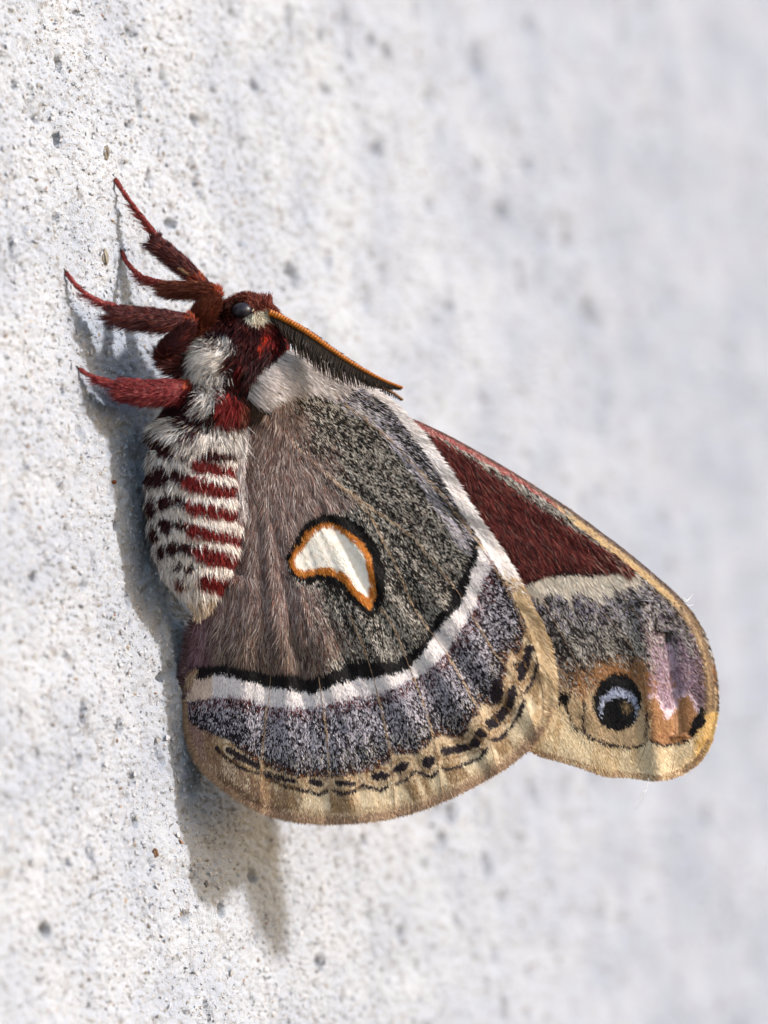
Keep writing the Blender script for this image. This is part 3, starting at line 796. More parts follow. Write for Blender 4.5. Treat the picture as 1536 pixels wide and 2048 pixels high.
def hw_pigment(x, y, base=False):
    """pigment, hair length, width, lift and marking of the hindwing underside at x, y"""
    n = len(x)
    j = 0 if base else 1
    jx = x + j * rng.normal(0, 1.6, n) + 5 * (vnoise(x, y, 9, 61) - .5); jy = y + j * rng.normal(0, 1.9, n) + 6 * (vnoise(x, y, 8, 62) - .5)
    r = np.hypot(x - 500, y - 780); ang = np.arctan2(y - 780, x - 500)
    c = np.zeros((n, 3)); ln = np.full(n, .092); wd = np.full(n, .0185); lift = np.full(n, .16); reg = np.zeros(n, int)
    rand = rng.random(n)
    # grey field: pale and black scales
    clump = fbm(x, y, 7, 63, 2); clp = fbm(x, y, 4.2, 84, 2)
    pale = pick(n, [(3, (186, 178, 166)), (3, (158, 150, 140)), (1, (210, 204, 196))])
    blk = pick(n, [(3, (30, 26, 24)), (2, (44, 40, 36)), (2, (16, 14, 14))])
    brn = pick(n, [(1, (104, 80, 72)), (1, (86, 66, 60))])
    lil = pick(n, [(3, (184, 178, 188)), (2, (156, 148, 160)), (2, (214, 208, 214))])
    tan = pick(n, [(3, (194, 170, 138)), (2, (176, 150, 118)), (2, (210, 188, 158)), (.6, (148, 122, 96))])
    wht = pick(n, [(4, (230, 222, 220)), (2, (216, 206, 206)), (1, (240, 234, 232))])
    c[:] = np.where((rand < .365 + .35 * (vnoise(ang * 100, r * .03, 3, 90) - .5) + 1.2 * (clp - .5) + .2 * (clump - .5))[:, None], pale, blk)
    m = rng.random(n) < .05; c[m] = brn[m]
    # inner hair fan: long mauve-brown hair
    edge = np.interp(y, [780, 850, 920, 1000, 1040, 1090, 1150, 1220, 1300, 1345], [530, 575, 615, 650, 625, 590, 580, 610, 640, 600])
    p_in = sstep(80, -60, jx - edge + 50 * (vnoise(x, y, 40, 64) - .5))
    inn = pick(n, [(4, (158, 140, 134)), (4, (126, 104, 98)), (2, (98, 74, 70)), (2, (186, 172, 168)), (1, (140, 100, 88)), (1, (74, 58, 56))])
    low = pick(n, [(3, (142, 124, 110)), (2, (88, 72, 66)), (.6, (112, 76, 64)), (2, (50, 41, 39))])
    p_low = sstep(1180, 1300, y) * .8
    isl = rng.random(n) < p_low
    inn[isl] = low[isl]
    m = rng.random(n) < p_in
    c[m] = inn[m]; ln[m] = (.13 + .22 * p_in)[m]; wd[m] = .0175; lift[m] = .13; reg[m] = 1
    pur = sstep(455, 395, jx) * (y > 1130)
    m2 = (rng.random(n) < pur) & (y < 1345); c[m2] = pick(n, [(3, (122, 92, 100)), (2, (92, 62, 68)), (2, (148, 120, 128)), (1, (70, 40, 44))])[m2]; reg[m2] = 1; ln[m2] = .34
    # lilac-grey shade along the costa
    dc = dline(x, y, COSTA)
    al = sstep(760, 860, y)
    m = (dc < 62 + 20 * (vnoise(x, y, 30, 66) - .5)) & (rng.random(n) < sstep(78, 24, dc)) & (y < 1130) & (reg == 0)
    mm_ = rng.random(n) < .62
    c[m & mm_] = lil[m & mm_]; ln[m] = .15
    m = (dline(x, y, [(700, 790), (760, 812), (830, 905), (900, 1010), (945, 1085)]) < 12) & (rng.random(n) < .55) & (y < 1130); c[m] = blk[m]
    # base, dark root and pale shoulder
    m = ell(jx, jy, 515, 812, 34, 20, -25) < 1; c[m] = pick(n, [(2, (50, 38, 34)), (1, (90, 72, 62))])[m]; reg[m] = 0
    m = inpoly(jx, jy, SHOULDER); c[m] = pick(n, [(4, (226, 216, 212)), (2, (206, 194, 190)), (1, (180, 170, 168))])[m]
    q = m & (fbm(x, y, 14, 86, 2) < .46) & (rng.random(n) < .5); c[q] = pick(n, [(2, (176, 166, 162)), (1, (132, 122, 120))])[q]
    ln[m] = .34; wd[m] = .024; lift[m] = .30; reg[m] = 2
    # post-median speckle
    m = inpoly(jx, jy, POLY_PM)
    red = pick(n, [(1, (122, 66, 64)), (1, (98, 50, 50))]); orb = pick(n, [(1, (150, 96, 56)), (1, (114, 70, 44))])
    pmblk = pick(n, [(3, (32, 25, 32)), (3, (20, 17, 20)), (1, (58, 44, 50))])
    dW = dline(x, y, WHITE_OUT); dL = dline(x, y, PM_LOW)
    pm = np.where((rand < .49 - .20 * sstep(70, 8, dL) + 1.5 * (clp - .5) + .25 * (vnoise(x, y, 40, 85) - .5))[:, None], lil, pmblk)
    fadepale = (rng.random(n) < .35 * sstep(70, 110, dW)); pm[fadepale & (rand < .5)] = pale[fadepale & (rand < .5)]
    q = rng.random(n) < .30 * sstep(34, 6, dW); pm[q] = red[q]
    q = rng.random(n) < .45 * sstep(20, 0, dL) * (x > 480); pm[q] = orb[q]
    q = rng.random(n) < .4 * sstep(26, 8, dL); pm[q] = pmblk[q]
    c[m] = pm[m]; ln[m] = .07; wd[m] = .022; lift[m] = .18; reg[m] = 4
    # border
    bo = ~(inpoly(jx, jy, POLY_MED) | inpoly(jx, jy, POLY_BLACK) | inpoly(jx, jy, POLY_WHITE) | m)
    dE = dline(x, y, HW[14:42])
    bcol = tan.copy()
    cell = fbm(ang * 100, r * .02, 3.4, 67, 2)
    outer = sstep(75, 40, dE + 8 * (vnoise(x, y, 20, 68) - .5))
    lightp = pick(n, [(3, (224, 204, 172)), (2, (206, 184, 150)), (1, (234, 218, 192))]); darkp = pick(n, [(3, (150, 122, 88)), (2, (128, 100, 70)), (1, (168, 140, 104))])  # light through the thin folded margin, painted as pale and brown patches
    q = (rng.random(n) < outer) & (cell > .5) & (dE > 22); bcol[q] = lightp[q]
    q = (rng.random(n) < outer * .8) & (cell <= .45) & (dE > 16); bcol[q] = darkp[q]
    q = (rng.random(n) < sstep(15, 3, dE)) & (y > 1450); bcol[q] = pick(n, [(3, (172, 142, 116)), (2, (146, 116, 94)), (1, (190, 162, 134))])[q]
    q = (x < 640) & (dE < 50) & (rng.random(n) < .45 * sstep(640, 480, x)); bcol[q] = pick(n, [(2, (122, 92, 78)), (1, (150, 112, 96))])[q]
    q = (dline(jx, jy, [(440, 1555), (480, 1586), (520, 1608), (560, 1618)]) < 7) & (rng.random(n) < .7); bcol[q] = pick(n, [(1, (112, 88, 68))])[q]
    q = (jx < 420) & (y > 1380) & (rng.random(n) < sstep(425, 385, jx)); bcol[q] = pick(n, [(3, (178, 148, 132)), (2, (138, 108, 104)), (1, (98, 70, 72))])[q]
    c[bo] = bcol[bo]; ln[bo] = .075; wd[bo] = .022; lift[bo] = .12; reg[bo] = 5
    ink = pick(n, [(3, (36, 28, 34)), (1, (60, 48, 48))])
    for w_ in WAVY:
        q = bo & (dline(.5 * (x + jx), .5 * (y + jy), w_) < 3.7 + 1.6 * (vnoise(x, y, 25, 69) - .5)); c[q] = ink[q]
    for pts, rd in SPOTS:
        q = (bo | (reg == 4)) & (dline(jx, jy, pts) < rd - .2); c[q] = ink[q]; reg[q] = 5; lift[q] = .2
    for pts, rd in SPOTS:
        q = bo & (np.abs(dline(x, y, pts) - rd - 8) < 2.2) & (rng.random(n) < .55); c[q] = pick(n, [(1, (146, 112, 74)), (1, (120, 90, 60))])[q]
    q = bo & (ell(x, y, 1020, 1300, 26, 18, 40) < 1) & (rng.random(n) < .3); c[q] = orb[q]
    # costa edge: pale strip, tan farther out
    wst = np.interp(y, [720, 780, 850, 1000, 1150, 1300, 1450], [4, 9, 17, 23, 24, 26, 28])
    m = (dc < wst) & (y > 745) & (x > 640) & (y < 1180 + 60 * (rand - .5)); c[m] = wht[m]; ln[m] = .17; wd[m] = .024; lift[m] = .07; reg[m] = 6
    m = (dc < wst) & (y > 1120) & (y < 1450) & (rng.random(n) < sstep(1120, 1200, y)); c[m] = pick(n, [(3, (206, 178, 140)), (2, (180, 148, 110)), (1, (222, 200, 168))])[m]; ln[m] = .15; reg[m] = 6; lift[m] = .07
    # black line, white band
    m = inpoly(jx, jy, POLY_WHITE) & (reg != 6); c[m] = wht[m]; ln[m] = .075; wd[m] = .030; lift[m] = .12; reg[m] = 7
    q = m & (rng.random(n) < .55 * sstep(11, 0, dW)); c[q] = np.where(rand[:, None] < .7, lil, red)[q]; q = m & (rng.random(n) < .12); c[q] = lil[q]
    q = m & (x < 425); c[q] = pick(n, [(2, (222, 202, 186)), (1, (192, 166, 152))])[q]
    m = inpoly(jx, jy, POLY_BLACK) | inpoly(jx, jy + 7, POLY_BLACK) & (reg != 7) | (inpoly(jx, jy - 3, POLY_BLACK)); c[m] = pick(n, [(3, (16, 13, 15)), (1, (26, 20, 20))])[m]; ln[m] = .09; wd[m] = .026; lift[m] = .14; reg[m] = 8
    # crescent
    m = inpoly(jx, jy, SPOT_B) | (dline(jx, jy, SPOT_B, True) < 5); c[m] = pick(n, [(3, (14, 10, 10)), (1, (22, 16, 14))])[m]; ln[m] = .12; lift[m] = .12; reg[m] = 9
    kx, ky = .5 * (x + jx), .5 * (y + jy); m = inpoly(kx, ky, SPOT_O) | (dline(kx, ky, SPOT_O, True) < 3.0); dw = dline(x, y, SPOT_W, True)
    c[m] = pick(n, [(3, (186, 112, 40)), (2, (164, 88, 26)), (1, (206, 142, 72))])[m]; ln[m] = .09; reg[m] = 9
    m = inpoly(kx, ky, SPOT_W); c[m] = pick(n, [(4, (236, 230, 220)), (1, (224, 212, 196)), (2, (242, 238, 232))])[m]; ln[m] = .11; wd[m] = .024; lift[m] = .05; reg[m] = 9
    # fine pale hair along the veins
    for v in ALLV:
        q = (dline(x, y, v) < 2.4) & ((reg == 0) | (reg == 4)) & (rng.random(n) < .5); c[q] = pick(n, [(1, (170, 140, 108)), (1, (196, 172, 144))])[q]
    if base: c[reg == 0] = lin((44, 40, 37)); c[reg == 4] = lin((44, 38, 44)); c[reg == 1] = lin((84, 66, 60))
    return c, ln, wd, lift, reg


FREGC = lin((60, 54, 50))
ZIG = [(1298, 1392), (1313, 1390), (1325, 1410), (1335, 1438), (1345, 1422), (1360, 1394), (1375, 1381), (1386, 1401), (1394, 1424), (1411, 1413)]
FLINE = [[(1085, 1446), (1105, 1416), (1120, 1406), (1131, 1413), (1140, 1433), (1146, 1454), (1155, 1461), (1165, 1457)], [(1175, 1469), (1196, 1483), (1225, 1492), (1254, 1496), (1287, 1488)],
         [(1301, 1483), (1328, 1492), (1351, 1488), (1377, 1482)], [(1169, 1401), (1168, 1440), (1166, 1470)], [(1296, 1428), (1293, 1470), (1291, 1488)]]
FVEINS = [[(1075, 1180), (1110, 1245), (1140, 1300), (1160, 1345), (1169, 1401), (1167, 1466), (1152, 1525)], [(1150, 1150), (1200, 1215), (1245, 1270), (1268, 1303), (1284, 1340), (1294, 1385), (1297, 1428), (1292, 1486), (1275, 1536)],
          [(1200, 1150), (1260, 1210), (1300, 1280), (1325, 1340), (1345, 1400), (1352, 1480), (1345, 1540)],
          [(820, 850), (900, 895), (1000, 955), (1090, 1015), (1180, 1080), (1270, 1150), (1340, 1215), (1385, 1290), (1405, 1370), (1408, 1440)]]


def fw_pigment(x, y, base=False):
    n = len(x); j = 0 if base else 1
    jx = x + j * rng.normal(0, 1.7, n) + 5 * (vnoise(x, y, 9, 71) - .5); jy = y + j * rng.normal(0, 1.9, n) + 6 * (vnoise(x, y, 8, 72) - .5)
    rand = rng.random(n); clump = fbm(x, y, 7, 73, 2)
    ln = np.full(n, .098); wd = np.full(n, .0185); lift = np.full(n, .14); reg = np.zeros(n, int)
    pale = pick(n, [(3, (190, 182, 170)), (3, (162, 152, 142)), (1, (208, 202, 196))]); blk = pick(n, [(3, (40, 34, 34)), (2, (56, 48, 46))])
    lil = pick(n, [(3, (168, 160, 178)), (2, (140, 130, 150)), (2, (190, 184, 196))])
    orange = pick(n, [(3, (166, 116, 74)), (2, (142, 94, 60)), (1, (190, 148, 104)), (1, (116, 88, 68))])
    tan = pick(n, [(3, (194, 166, 130)), (2, (180, 150, 114)), (2, (204, 178, 144))])
    cream = pick(n, [(3, (226, 204, 168)), (2, (212, 188, 150)), (1, (234, 216, 188))])
    c = np.where((rand < .46 + .9 * (clump - .5) + .55 * (vnoise(x - .55 * y, y * .1, 15, 89) - .5))[:, None], np.where((rng.random(n) < sstep(1300, 1200, y) * .55)[:, None], lil, pale), blk)
    # orange-tan below
    ob = 1318 + 22 * np.sin((x - 1180) / 60) + np.interp(x, [1060, 1160, 1230, 1290, 1340], [45, 30, -8, 5, 40])
    q = rng.random(n) < sstep(-34, 14, jy - ob) * np.interp(x, [1100, 1160, 1200], [.25, .5, 1]); c[q] = orange[q]; reg[q] = 1; ln[q] = .085
    q = rng.random(n) < sstep(22, 64, jy - ob); c[q] = tan[q]; reg[q] = 1; ln[q] = .075; wd[q] = .024
    vv = dline(x, y, [(1278, 1325), (1292, 1369), (1298, 1428)]); q = (rng.random(n) < sstep(20, 4, vv + 6 * rand)); c[q] = orange[q]
    vv = dline(x, y, [(1158, 1345), (1168, 1400)]); q = (rng.random(n) < .7 * sstep(12, 2, vv)); c[q] = orange[q]
    # cream outer margin
    lowb = np.interp(x, [1060, 1085, 1105, 1120, 1131, 1140, 1146, 1155, 1166, 1175, 1196, 1225, 1254, 1287, 1301, 1328, 1351, 1377, 1400, 1440], [1470, 1446, 1416, 1406, 1413, 1433, 1454, 1461, 1462, 1469, 1483, 1492, 1496, 1488, 1483, 1492, 1488, 1482, 1462, 1440])
    q = jy > lowb; c[q] = cream[q]; reg[q] = 2; ln[q] = .085
    cell = vnoise(x + .12 * y, y * .1, 20, 75); q = q & (cell < .36) & (rng.random(n) < .6); c[q] = pick(n, [(1, (190, 160, 118)), (1, (204, 176, 136))])[q]
    # purple apex
    pl = np.interp(x, [1296] + [a for a, b in ZIG[1:]] + [1420], [1392] + [b for a, b in ZIG[1:]] + [1408])
    dcx = dline(x, y, FCOSTA)
    left = np.interp(y, [1200, 1260, 1330, 1400, 1440], [1225, 1272, 1292, 1299, 1299])
    pz = (jy < pl) & (jx > left) & (y > 1215) & (dcx > 22)
    q = pz & (rng.random(n) < np.clip(sstep(1225, 1350, y + 60 * (vnoise(x - .3 * y, y * .12, 14, 87) - .5)), 0, .93) * sstep(-12, 34, jx - left)); c[q] = pick(n, [(3, (164, 136, 150)), (2, (138, 108, 120)), (2, (186, 164, 178)), (1, (104, 78, 86))])[q]; reg[q] = 3; ln[q] = .08; wd[q] = .026
    q = pz & (x > 1372) & (rng.random(n) < .5 * sstep(1372, 1400, x)); c[q] = pick(n, [(1, (84, 66, 64)), (1, (112, 90, 88))])[q]
    q = (jy >= pl) & (jx > 1302) & (jx < 1412) & (jy < lowb) ; c[q] = pick(n, [(3, (166, 118, 80)), (2, (184, 142, 100)), (1, (150, 100, 70))])[q]; reg[q] = 1
    q = (dline(jx, jy, ZIG) < 3.6) & (rng.random(n) < .8); c[q] = pick(n, [(2, (228, 206, 214)), (1, (200, 160, 170))])[q]; reg[q] = 3
    q = ell(jx, jy, 1336, 1428, 7, 12) < 1; c[q] = pick(n, [(2, (232, 212, 218))])[q]
    # eyespot
    e = ell(jx, jy, 1234, 1404, 49, 58)
    q = e < 1; c[q] = pick(n, [(3, (14, 11, 12)), (1, (24, 20, 20))])[q]; reg[q] = 4; ln[q] = .07
    rr_ = np.hypot((jx - 1237), jy - 1417)
    q = (e < 1) & (rr_ + rng.normal(0, 1.5, n) < 39.5) & (jy < 1442) & (np.hypot(jx - 1237, jy - 1428) + rng.normal(0, 1.2, n) > 34.5) & (rand < .85); c[q] = pick(n, [(3, (186, 190, 212)), (2, (158, 162, 186)), (1, (214, 216, 230))])[q]
    q = ell(jx, jy, 1254, 1416, 10, 14, -25) < 1; c[q] = pick(n, [(2, (128, 104, 70)), (1, (60, 48, 36)), (1, (30, 26, 22))])[q]
    q = (ell(jx, jy, 1124, 1394, 14, 10, 15) < 1) | (ell(jx, jy, 1130, 1402, 7, 9) < 1); c[q] = pick(n, [(1, (20, 16, 16))])[q]; reg[q] = 1
    for l in FLINE:
        q = dline(jx, jy, l) < 2.5; c[q] = pick(n, [(1, (48, 34, 36))])[q]
    q = dline(jx, jy, [(1405, 1424), (1395, 1448), (1383, 1470)]) < np.interp(jy, [1412, 1440, 1475], [9, 11, 5]); c[q] = pick(n, [(1, (16, 12, 14))])[q]; reg[q] = 5
    # cream cross band, black edge, maroon field
    cb = np.interp(x, [1040, 1080, 1130, 1180, 1230, 1270], [1172, 1152, 1143, 1146, 1142, 1150])
    q = (jy > cb) & (rng.random(n) < sstep(44, 8, jy - cb + 40 * (vnoise(x - .62 * y, y * .12, 15, 76) - .5))) & (x < 1275); c[q] = pick(n, [(3, (220, 208, 192)), (2, (202, 188, 172)), (1, (234, 224, 212))])[q]; ln[q] = .17; lift[q] = .16; reg[q] = 6
    inner = np.interp(x, [860, 880, 960, 1060, 1150, 1230, 1260], [880, 893, 950, 1018, 1080, 1128, 1150])
    q = (jy <= cb) & (x < 1270); grey = np.where((rand < .55)[:, None], pale * .9, blk); c[q] = grey[q]; reg[q] = 0; ln[q] = .13
    np_mar = [(3, (108, 45, 40)), (3, (80, 33, 31)), (1.5, (134, 70, 62)), (2.5, (52, 23, 23)), (.8, (110, 84, 76))]
    q = (jy <= cb) & (rng.random(n) < sstep(-30, 30, jy - inner)) & (x < 1262); c[q] = pick(n, np_mar)[q]; ln[q] = .26; wd[q] = .022; lift[q] = .2; reg[q] = 7
    q = (jy <= cb) & (rng.random(n) < sstep(44, 4, cb - jy)) & (x < 1240); c[q] = pick(n, [(2, (28, 18, 18)), (1, (54, 28, 28))])[q]; ln[q] = .14; reg[q] = 7
    q = (reg == 7) & (rng.random(n) < .25 * sstep(1150, 1240, x)); c[q] = pick(n, [(1, (126, 96, 84)), (1, (150, 120, 108))])[q]
    # costa: dusty red, then ochre, brown and gold towards the tip
    dc = dcx + rng.normal(0, 1.3, n) * j
    q = (dc < 15 + 5 * (vnoise(x, y, 12, 88) - .5)) & (x < 1130); t = rng.random(n); c[q] = pick(n, [(3, (166, 82, 80)), (2, (132, 56, 56)), (1.4, (206, 160, 150)), (1, (90, 70, 64))])[q]; ln[q] = .08; lift[q] = .06; reg[q] = 8
    q = (dc > 8) & (dc < 22) & (x > 1090) & (y < 1215) & (rng.random(n) < sstep(1090, 1150, x)); c[q] = pick(n, [(3, (204, 172, 124)), (2, (176, 144, 104)), (1, (224, 200, 160)), (1, (130, 108, 90))])[q]; reg[q] = 8; ln[q] = .08; lift[q] = .06
    q = (dc < 8) & (x > 1060) & (y < 1260); c[q] = pick(n, [(2, (98, 82, 72)), (2, (150, 126, 116)), (1, (62, 50, 46))])[q]; reg[q] = 8; ln[q] = .06; lift[q] = .06
    q = (dc < 6) & (x <= 1060) & (rng.random(n) < .7); c[q] = pick(n, [(2, (96, 82, 76)), (1, (130, 112, 104))])[q]
    q = (dc > 0) & (dc < 30) & (y > 1195) & (y < 1440) & (x > 1300) & (rng.random(n) < sstep(31, 20, dc) * sstep(1180, 1230, y)); c[q] = pick(n, [(3, (136, 112, 88)), (2, (112, 90, 72)), (2, (160, 134, 106)), (.7, (84, 64, 58))])[q]; reg[q] = 8; ln[q] = .08; lift[q] = .06
    q = (dc > 10) & (dc < 15) & (y > 1195) & (y < 1440) & (x > 1300) & (rng.random(n) < .5); c[q] = pick(n, [(1, (196, 164, 120))])[q]
    q = (x > 1390) & (jy > 1425) & (dc < 40) & (reg != 5) & (rng.random(n) < sstep(44, 14, dc)); c[q] = pick(n, [(3, (214, 176, 110)), (2, (190, 150, 92)), (1, (228, 204, 154))])[q]; reg[q] = 2
    dE = dline(x, y, FW[20:29]); q = (dE < 7) & (rng.random(n) < .6); c[q] = pick(n, [(1, (176, 140, 106)), (1, (150, 116, 88))])[q]
    if base: c[reg == 0] = FREGC * .7; c[reg == 7] = lin((60, 22, 22))
    return c, ln, wd, lift, reg


def wing(name, outline, depth, pigment, label, scale=1.0, dw=0.0, grid=7):
    cx = sum(p[0] for p in outline) / len(outline); cy = sum(p[1] for p in outline) / len(outline)
    o2 = spline([(a, b, 0) for a, b in outline + outline[:1]], 260)[:-1, :2]
    o2 = (o2 - [cx, cy]) * scale + [cx, cy]
    x0, y0 = o2.min(0); x1, y1 = o2.max(0)
    gx, gy = np.meshgrid(np.arange(x0, x1, grid), np.arange(y0, y1, grid))
    gx = gx.ravel() + rng.uniform(-1, 1, gx.size); gy = gy.ravel() + rng.uniform(-1, 1, gy.size)
    k = inpoly(gx, gy, o2.tolist()) & (dline(gx, gy, o2.tolist(), True) > grid * .5)
    pts = np.vstack([o2, np.stack([gx[k], gy[k]], -1)])
    res = delaunay_2d_cdt([Vector(p) for p in pts.tolist()], [], [list(range(len(o2)))], 1, 1e-6)
    vv = np.array([tuple(v) for v in res[0]]); tr = np.array(res[2])
    x, y = vv[:, 0], vv[:, 1]
    w = depth(x, y)
    w = w + dw
    th = .018
    de = dline(x, y, o2.tolist(), True)
    thk = th * sstep(0, 14, de) + .003
    f3 = L(P(x, y, w + thk)); b3 = L(P(x, y, w - thk))
    n = len(x)
    pg = pigment(x, y, True)[0]
    ed = {}
    for t in tr:
        for a, b in ((t[0], t[1]), (t[1], t[2]), (t[2], t[0])):
            ed[(a, b)] = 1
    rimf = []
    for (a, b) in ed:
        if (b, a) not in ed: rimf += [(a, a + n, b + n), (a, b + n, b)]
    # front faces the viewer
    a3 = f3[tr[0]]; s = np.cross(a3[1] - a3[0], a3[2] - a3[0])[2]
    if s < 0: tr = tr[:, ::-1]
    T = np.vstack([tr, tr[:, ::-1] + n, np.array(rimf)])
    return make(name, np.vstack([f3, b3]), None, M_MEMB, moth, np.vstack([pg, pg]), True, T, label=label), o2


def dress(o, outline, depth, pigment, names, N, root, bb, flowf):
    """cover a wing with its scales, every marking a part of its own"""
    x0, y0, x1, y1 = bb
    x = rng.uniform(x0, x1, int(N)); y = rng.uniform(y0, y1, int(N))
    k = inpoly(x, y, outline.tolist()); x, y = x[k], y[k]
    fx_, fy_ = flowf(x, y)
    c, ln, wd, lift, reg = pigment(x + 4 * fx_, y + 4 * fy_)
    ln = np.where(reg == 1, np.minimum(ln, .05 + .009 * np.minimum(dline(x, y, BLACK_UP), np.where(inpoly(x, y, SPOT_B), 0, dline(x, y, SPOT_B, True)))), ln) if outline[:, 0].max() < 1200 else ln
    n = len(x)
    w = depth(x, y) + .018
    e = 2.0
    gx = (depth(x + e, y) - depth(x - e, y)) / (2 * e / 100); gy = (depth(x, y + e) - depth(x, y - e)) / (2 * e / 100)
    nrm = unit(np.stack([-gx, gy, np.ones(n)], -1))
    dx, dy = flowf(x, y)
    d = np.stack([dx, -dy, np.zeros(n)], -1); d = unit(d)
    d = d + rng.normal(0, .17, (n, 3)) * [1, 1, .3]
    d = unit(d - nrm * np.sum(d * nrm, 1, keepdims=True))
    root_p = L(P(x, y, w))
    dd = d + nrm * (lift * rng.uniform(.4, 1.6, n))[:, None]
    for r, nm in names.items():
        m = reg == r
        if m.sum() < 5: continue
        hair_mesh(nm, root_p[m], dd[m], ln[m] * rng.uniform(.7, 1.35, m.sum()), wd[m] * rng.uniform(.75, 1.25, m.sum()), c[m], nrm[m], M_SCALE, o,
                  bend=-nrm[m] * .12, roll=16, segs=2, var=.13, taper=.5)


def fringe(o, line, depth, pigment, N, mn, mx_, rgbs, outc):
    """soft hair fringe along the outer edge"""
    S2 = spline([(a, b, 0) for a, b in line], 400)[:, :2]
    u = rng.random(N) * 398.9; i = u.astype(int); f = (u - i)[:, None]
    p = S2[i] * (1 - f) + S2[i + 1] * f
    t = unit(S2[i + 1] - S2[i]); nv = np.stack([-t[:, 1], t[:, 0]], -1)
    s = np.sign(np.sum(nv * (p - np.array(outc)), 1))[:, None]; nv = nv * s
    inset = rng.uniform(-1, 9, N)[:, None]
    q = p - nv * inset
    d = np.stack([nv[:, 0], -nv[:, 1], rng.normal(.05, .12, N)], -1) + rng.normal(0, .2, (N, 3)) * [1, 1, .2]
    hair_mesh('wing_fringe', L(P(q[:, 0], q[:, 1], depth(q[:, 0], q[:, 1]) + rng.uniform(-.01, .02, N))), d, rng.uniform(mn, mx_, N), rng.uniform(.012, .022, N),
              pick(N, rgbs), np.tile([0, 0, 1.], (N, 1)), M_SCALE, o, roll=30, segs=2)


def veins(o, lines, depth, rad):
    for l in lines:
        S2 = spline([(a, b, 0) for a, b in l], 40)[:, :2]
        u = np.linspace(0, 1, 40)
        v, f = tube(L(P(S2[:, 0], S2[:, 1], depth(S2[:, 0], S2[:, 1]) + .022)), rad * (1 - .45 * u), 6)
        make('wing_vein', v, f, M_VEIN, o)


def flow_h(x, y):
    dx = x - 515 + 0.0; dy = y - 700 + 0.0
    r = np.hypot(dx, dy) + 1e-6
    fx, fy = dx / r, dy / r
    # the inner fan hangs straight down and sweeps, the margin hair turns outwards
    k = sstep(640, 500, x)
    a = (vnoise(x, y, 60, 81) - .5) * 1.1
    fx = fx * (1 - k) + k * (.10 * np.sin(y / 70) + .25 * a - .25 * sstep(1150, 1320, y) * sstep(520, 400, x)); fy = fy * (1 - k) + k
    kc = sstep(60, 10, dline(x, y, COSTA))                # along the costa
    fx = fx + .5 * (vnoise(x, y, 26, 82) - .5) * (1 - kc)
    sh_ = inpoly(x, y, SHOULDER)
    fx = np.where(sh_, .75, fx); fy = np.where(sh_, .5, fy)
    wsp = inpoly(x, y, SPOT_W); fx = np.where(wsp, .62, fx); fy = np.where(wsp, .78, fy)
    return fx, fy


def flow_f(x, y):
    dx = x - 700; dy = y - 560
    r = np.hypot(dx, dy)
    return dx / r + .4 * (vnoise(x, y, 26, 83) - .5), dy / r


hw, ho = wing('hindwing', HW, hw_depth, hw_pigment, 'near hindwing with white crescent spot and white cross band')
dress(hw, ho, hw_depth, hw_pigment, {0: 'grey_scales', 1: 'inner_hair', 2: 'shoulder_fur', 4: 'speckled_band', 5: 'tan_border', 6: 'pale_leading_edge', 7: 'white_band', 8: 'black_band', 9: 'crescent_spot'},
      640000, None, (355, 690, 1115, 1650), flow_h)
fringe(hw, HW[19:38], hw_depth, None, 9000, .06, .13, [(3, (170, 140, 114)), (2, (140, 112, 92)), (1, (196, 168, 138))], (700, 1200))
fringe(hw, HW[3:19], hw_depth, None, 3500, .02, .045, [(3, (216, 204, 192)), (2, (190, 168, 146))], (500, 1200))
fringe(hw, HW[38:48], hw_depth, None, 2500, .08, .2, [(3, (110, 84, 88)), (2, (80, 54, 58)), (1, (150, 130, 130))], (700, 1200))
veins(hw, VEINS, hw_depth, .009)
fw, fo = wing('forewing', FW, fw_depth, fw_pigment, 'near forewing with black eyespot and maroon field, behind the hindwing')
dress(fw, fo, fw_depth, fw_pigment, {0: 'grey_scales', 1: 'tan_field', 2: 'pale_margin', 3: 'purple_apex', 4: 'eyespot', 5: 'apical_spot', 6: 'cream_band', 7: 'maroon_field', 8: 'leading_edge'},
      520000, None, (800, 820, 1440, 1560), flow_f)
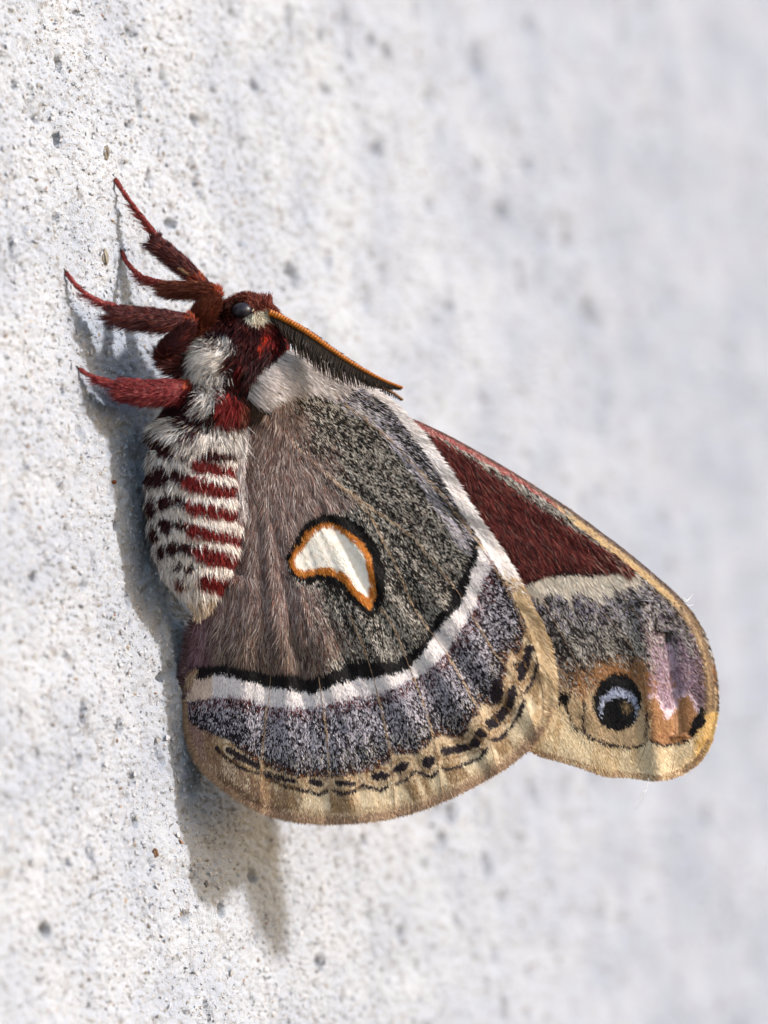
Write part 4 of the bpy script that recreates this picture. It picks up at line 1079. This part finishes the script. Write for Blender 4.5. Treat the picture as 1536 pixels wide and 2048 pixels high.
fringe(fw, FW[19:30], fw_depth, None, 4500, .04, .10, [(3, (176, 140, 106)), (2, (150, 116, 88)), (1, (206, 178, 140))], (1150, 1200))
veins(fw, FVEINS, fw_depth, .009)
wing('hindwing', HW, hw_depth, hw_pigment, 'far hindwing folded against the near one', .985, -.85, 12)
wing('forewing', FW, fw_depth, fw_pigment, 'far forewing folded against the near one', .985, -.22, 12)
# pale hairs of the inner margin lying beside the abdomen
n = 1600
py_ = rng.uniform(835, 1010, n); px_ = 484 + rng.normal(0, 5, n) + 8 * np.sin(py_ / 40)
d = np.stack([rng.normal(-.03, .14, n), -np.ones(n), rng.normal(.1, .1, n)], -1)
hair_mesh('margin_hair', L(P(px_, py_, BW + .30 + rng.uniform(-.05, .12, n))), d, rng.uniform(.25, .5, n), rng.uniform(.014, .024, n),
          pick(n, [(4, (216, 208, 206)), (2, (176, 166, 166)), (1, (120, 100, 96))]), np.tile([0, 0, 1.], (n, 1)), M_FUR, hw, roll=30, segs=3)

# ---- silk threads caught on the forewing


def thread(pts, label):
    VV, FF = [], []
    for q in pts:
        S2 = spline([(a, b, 0) for a, b in q], 24)[:, :2]
        v, f = tube(P(S2[:, 0], S2[:, 1], BW + .05 + .05 * np.sin(np.linspace(0, 5, 24))) - P(q[0][0], q[0][1], BW) * 0, np.full(24, .0045), 5)
        b = sum(map(len, VV)); VV.append(v); FF += [tuple(b + j for j in fc) for fc in f]
    V_ = np.vstack(VV); o0 = V_[0].copy()
    o = make('silk_thread', V_ - o0, FF, M_SILK, None, None, True, label=label, category='thread', group='silk threads on the wing')
    m = Matrix(RW.tolist()).to_4x4(); m.translation = Vector(to_world(o0)); o.matrix_world = m


thread([[(1356, 1199), (1366, 1196), (1376, 1200), (1386, 1187)], [(1362, 1197), (1372, 1203), (1379, 1196)], [(1366, 1205), (1378, 1211), (1388, 1209)]], 'tangle of white silk on the upper edge of the forewing')
thread([[(1297, 1556), (1294, 1575), (1288, 1590), (1283, 1604), (1272, 1617)], [(1293, 1580), (1284, 1586), (1280, 1600)]], 'loose white silk thread hanging below the forewing')
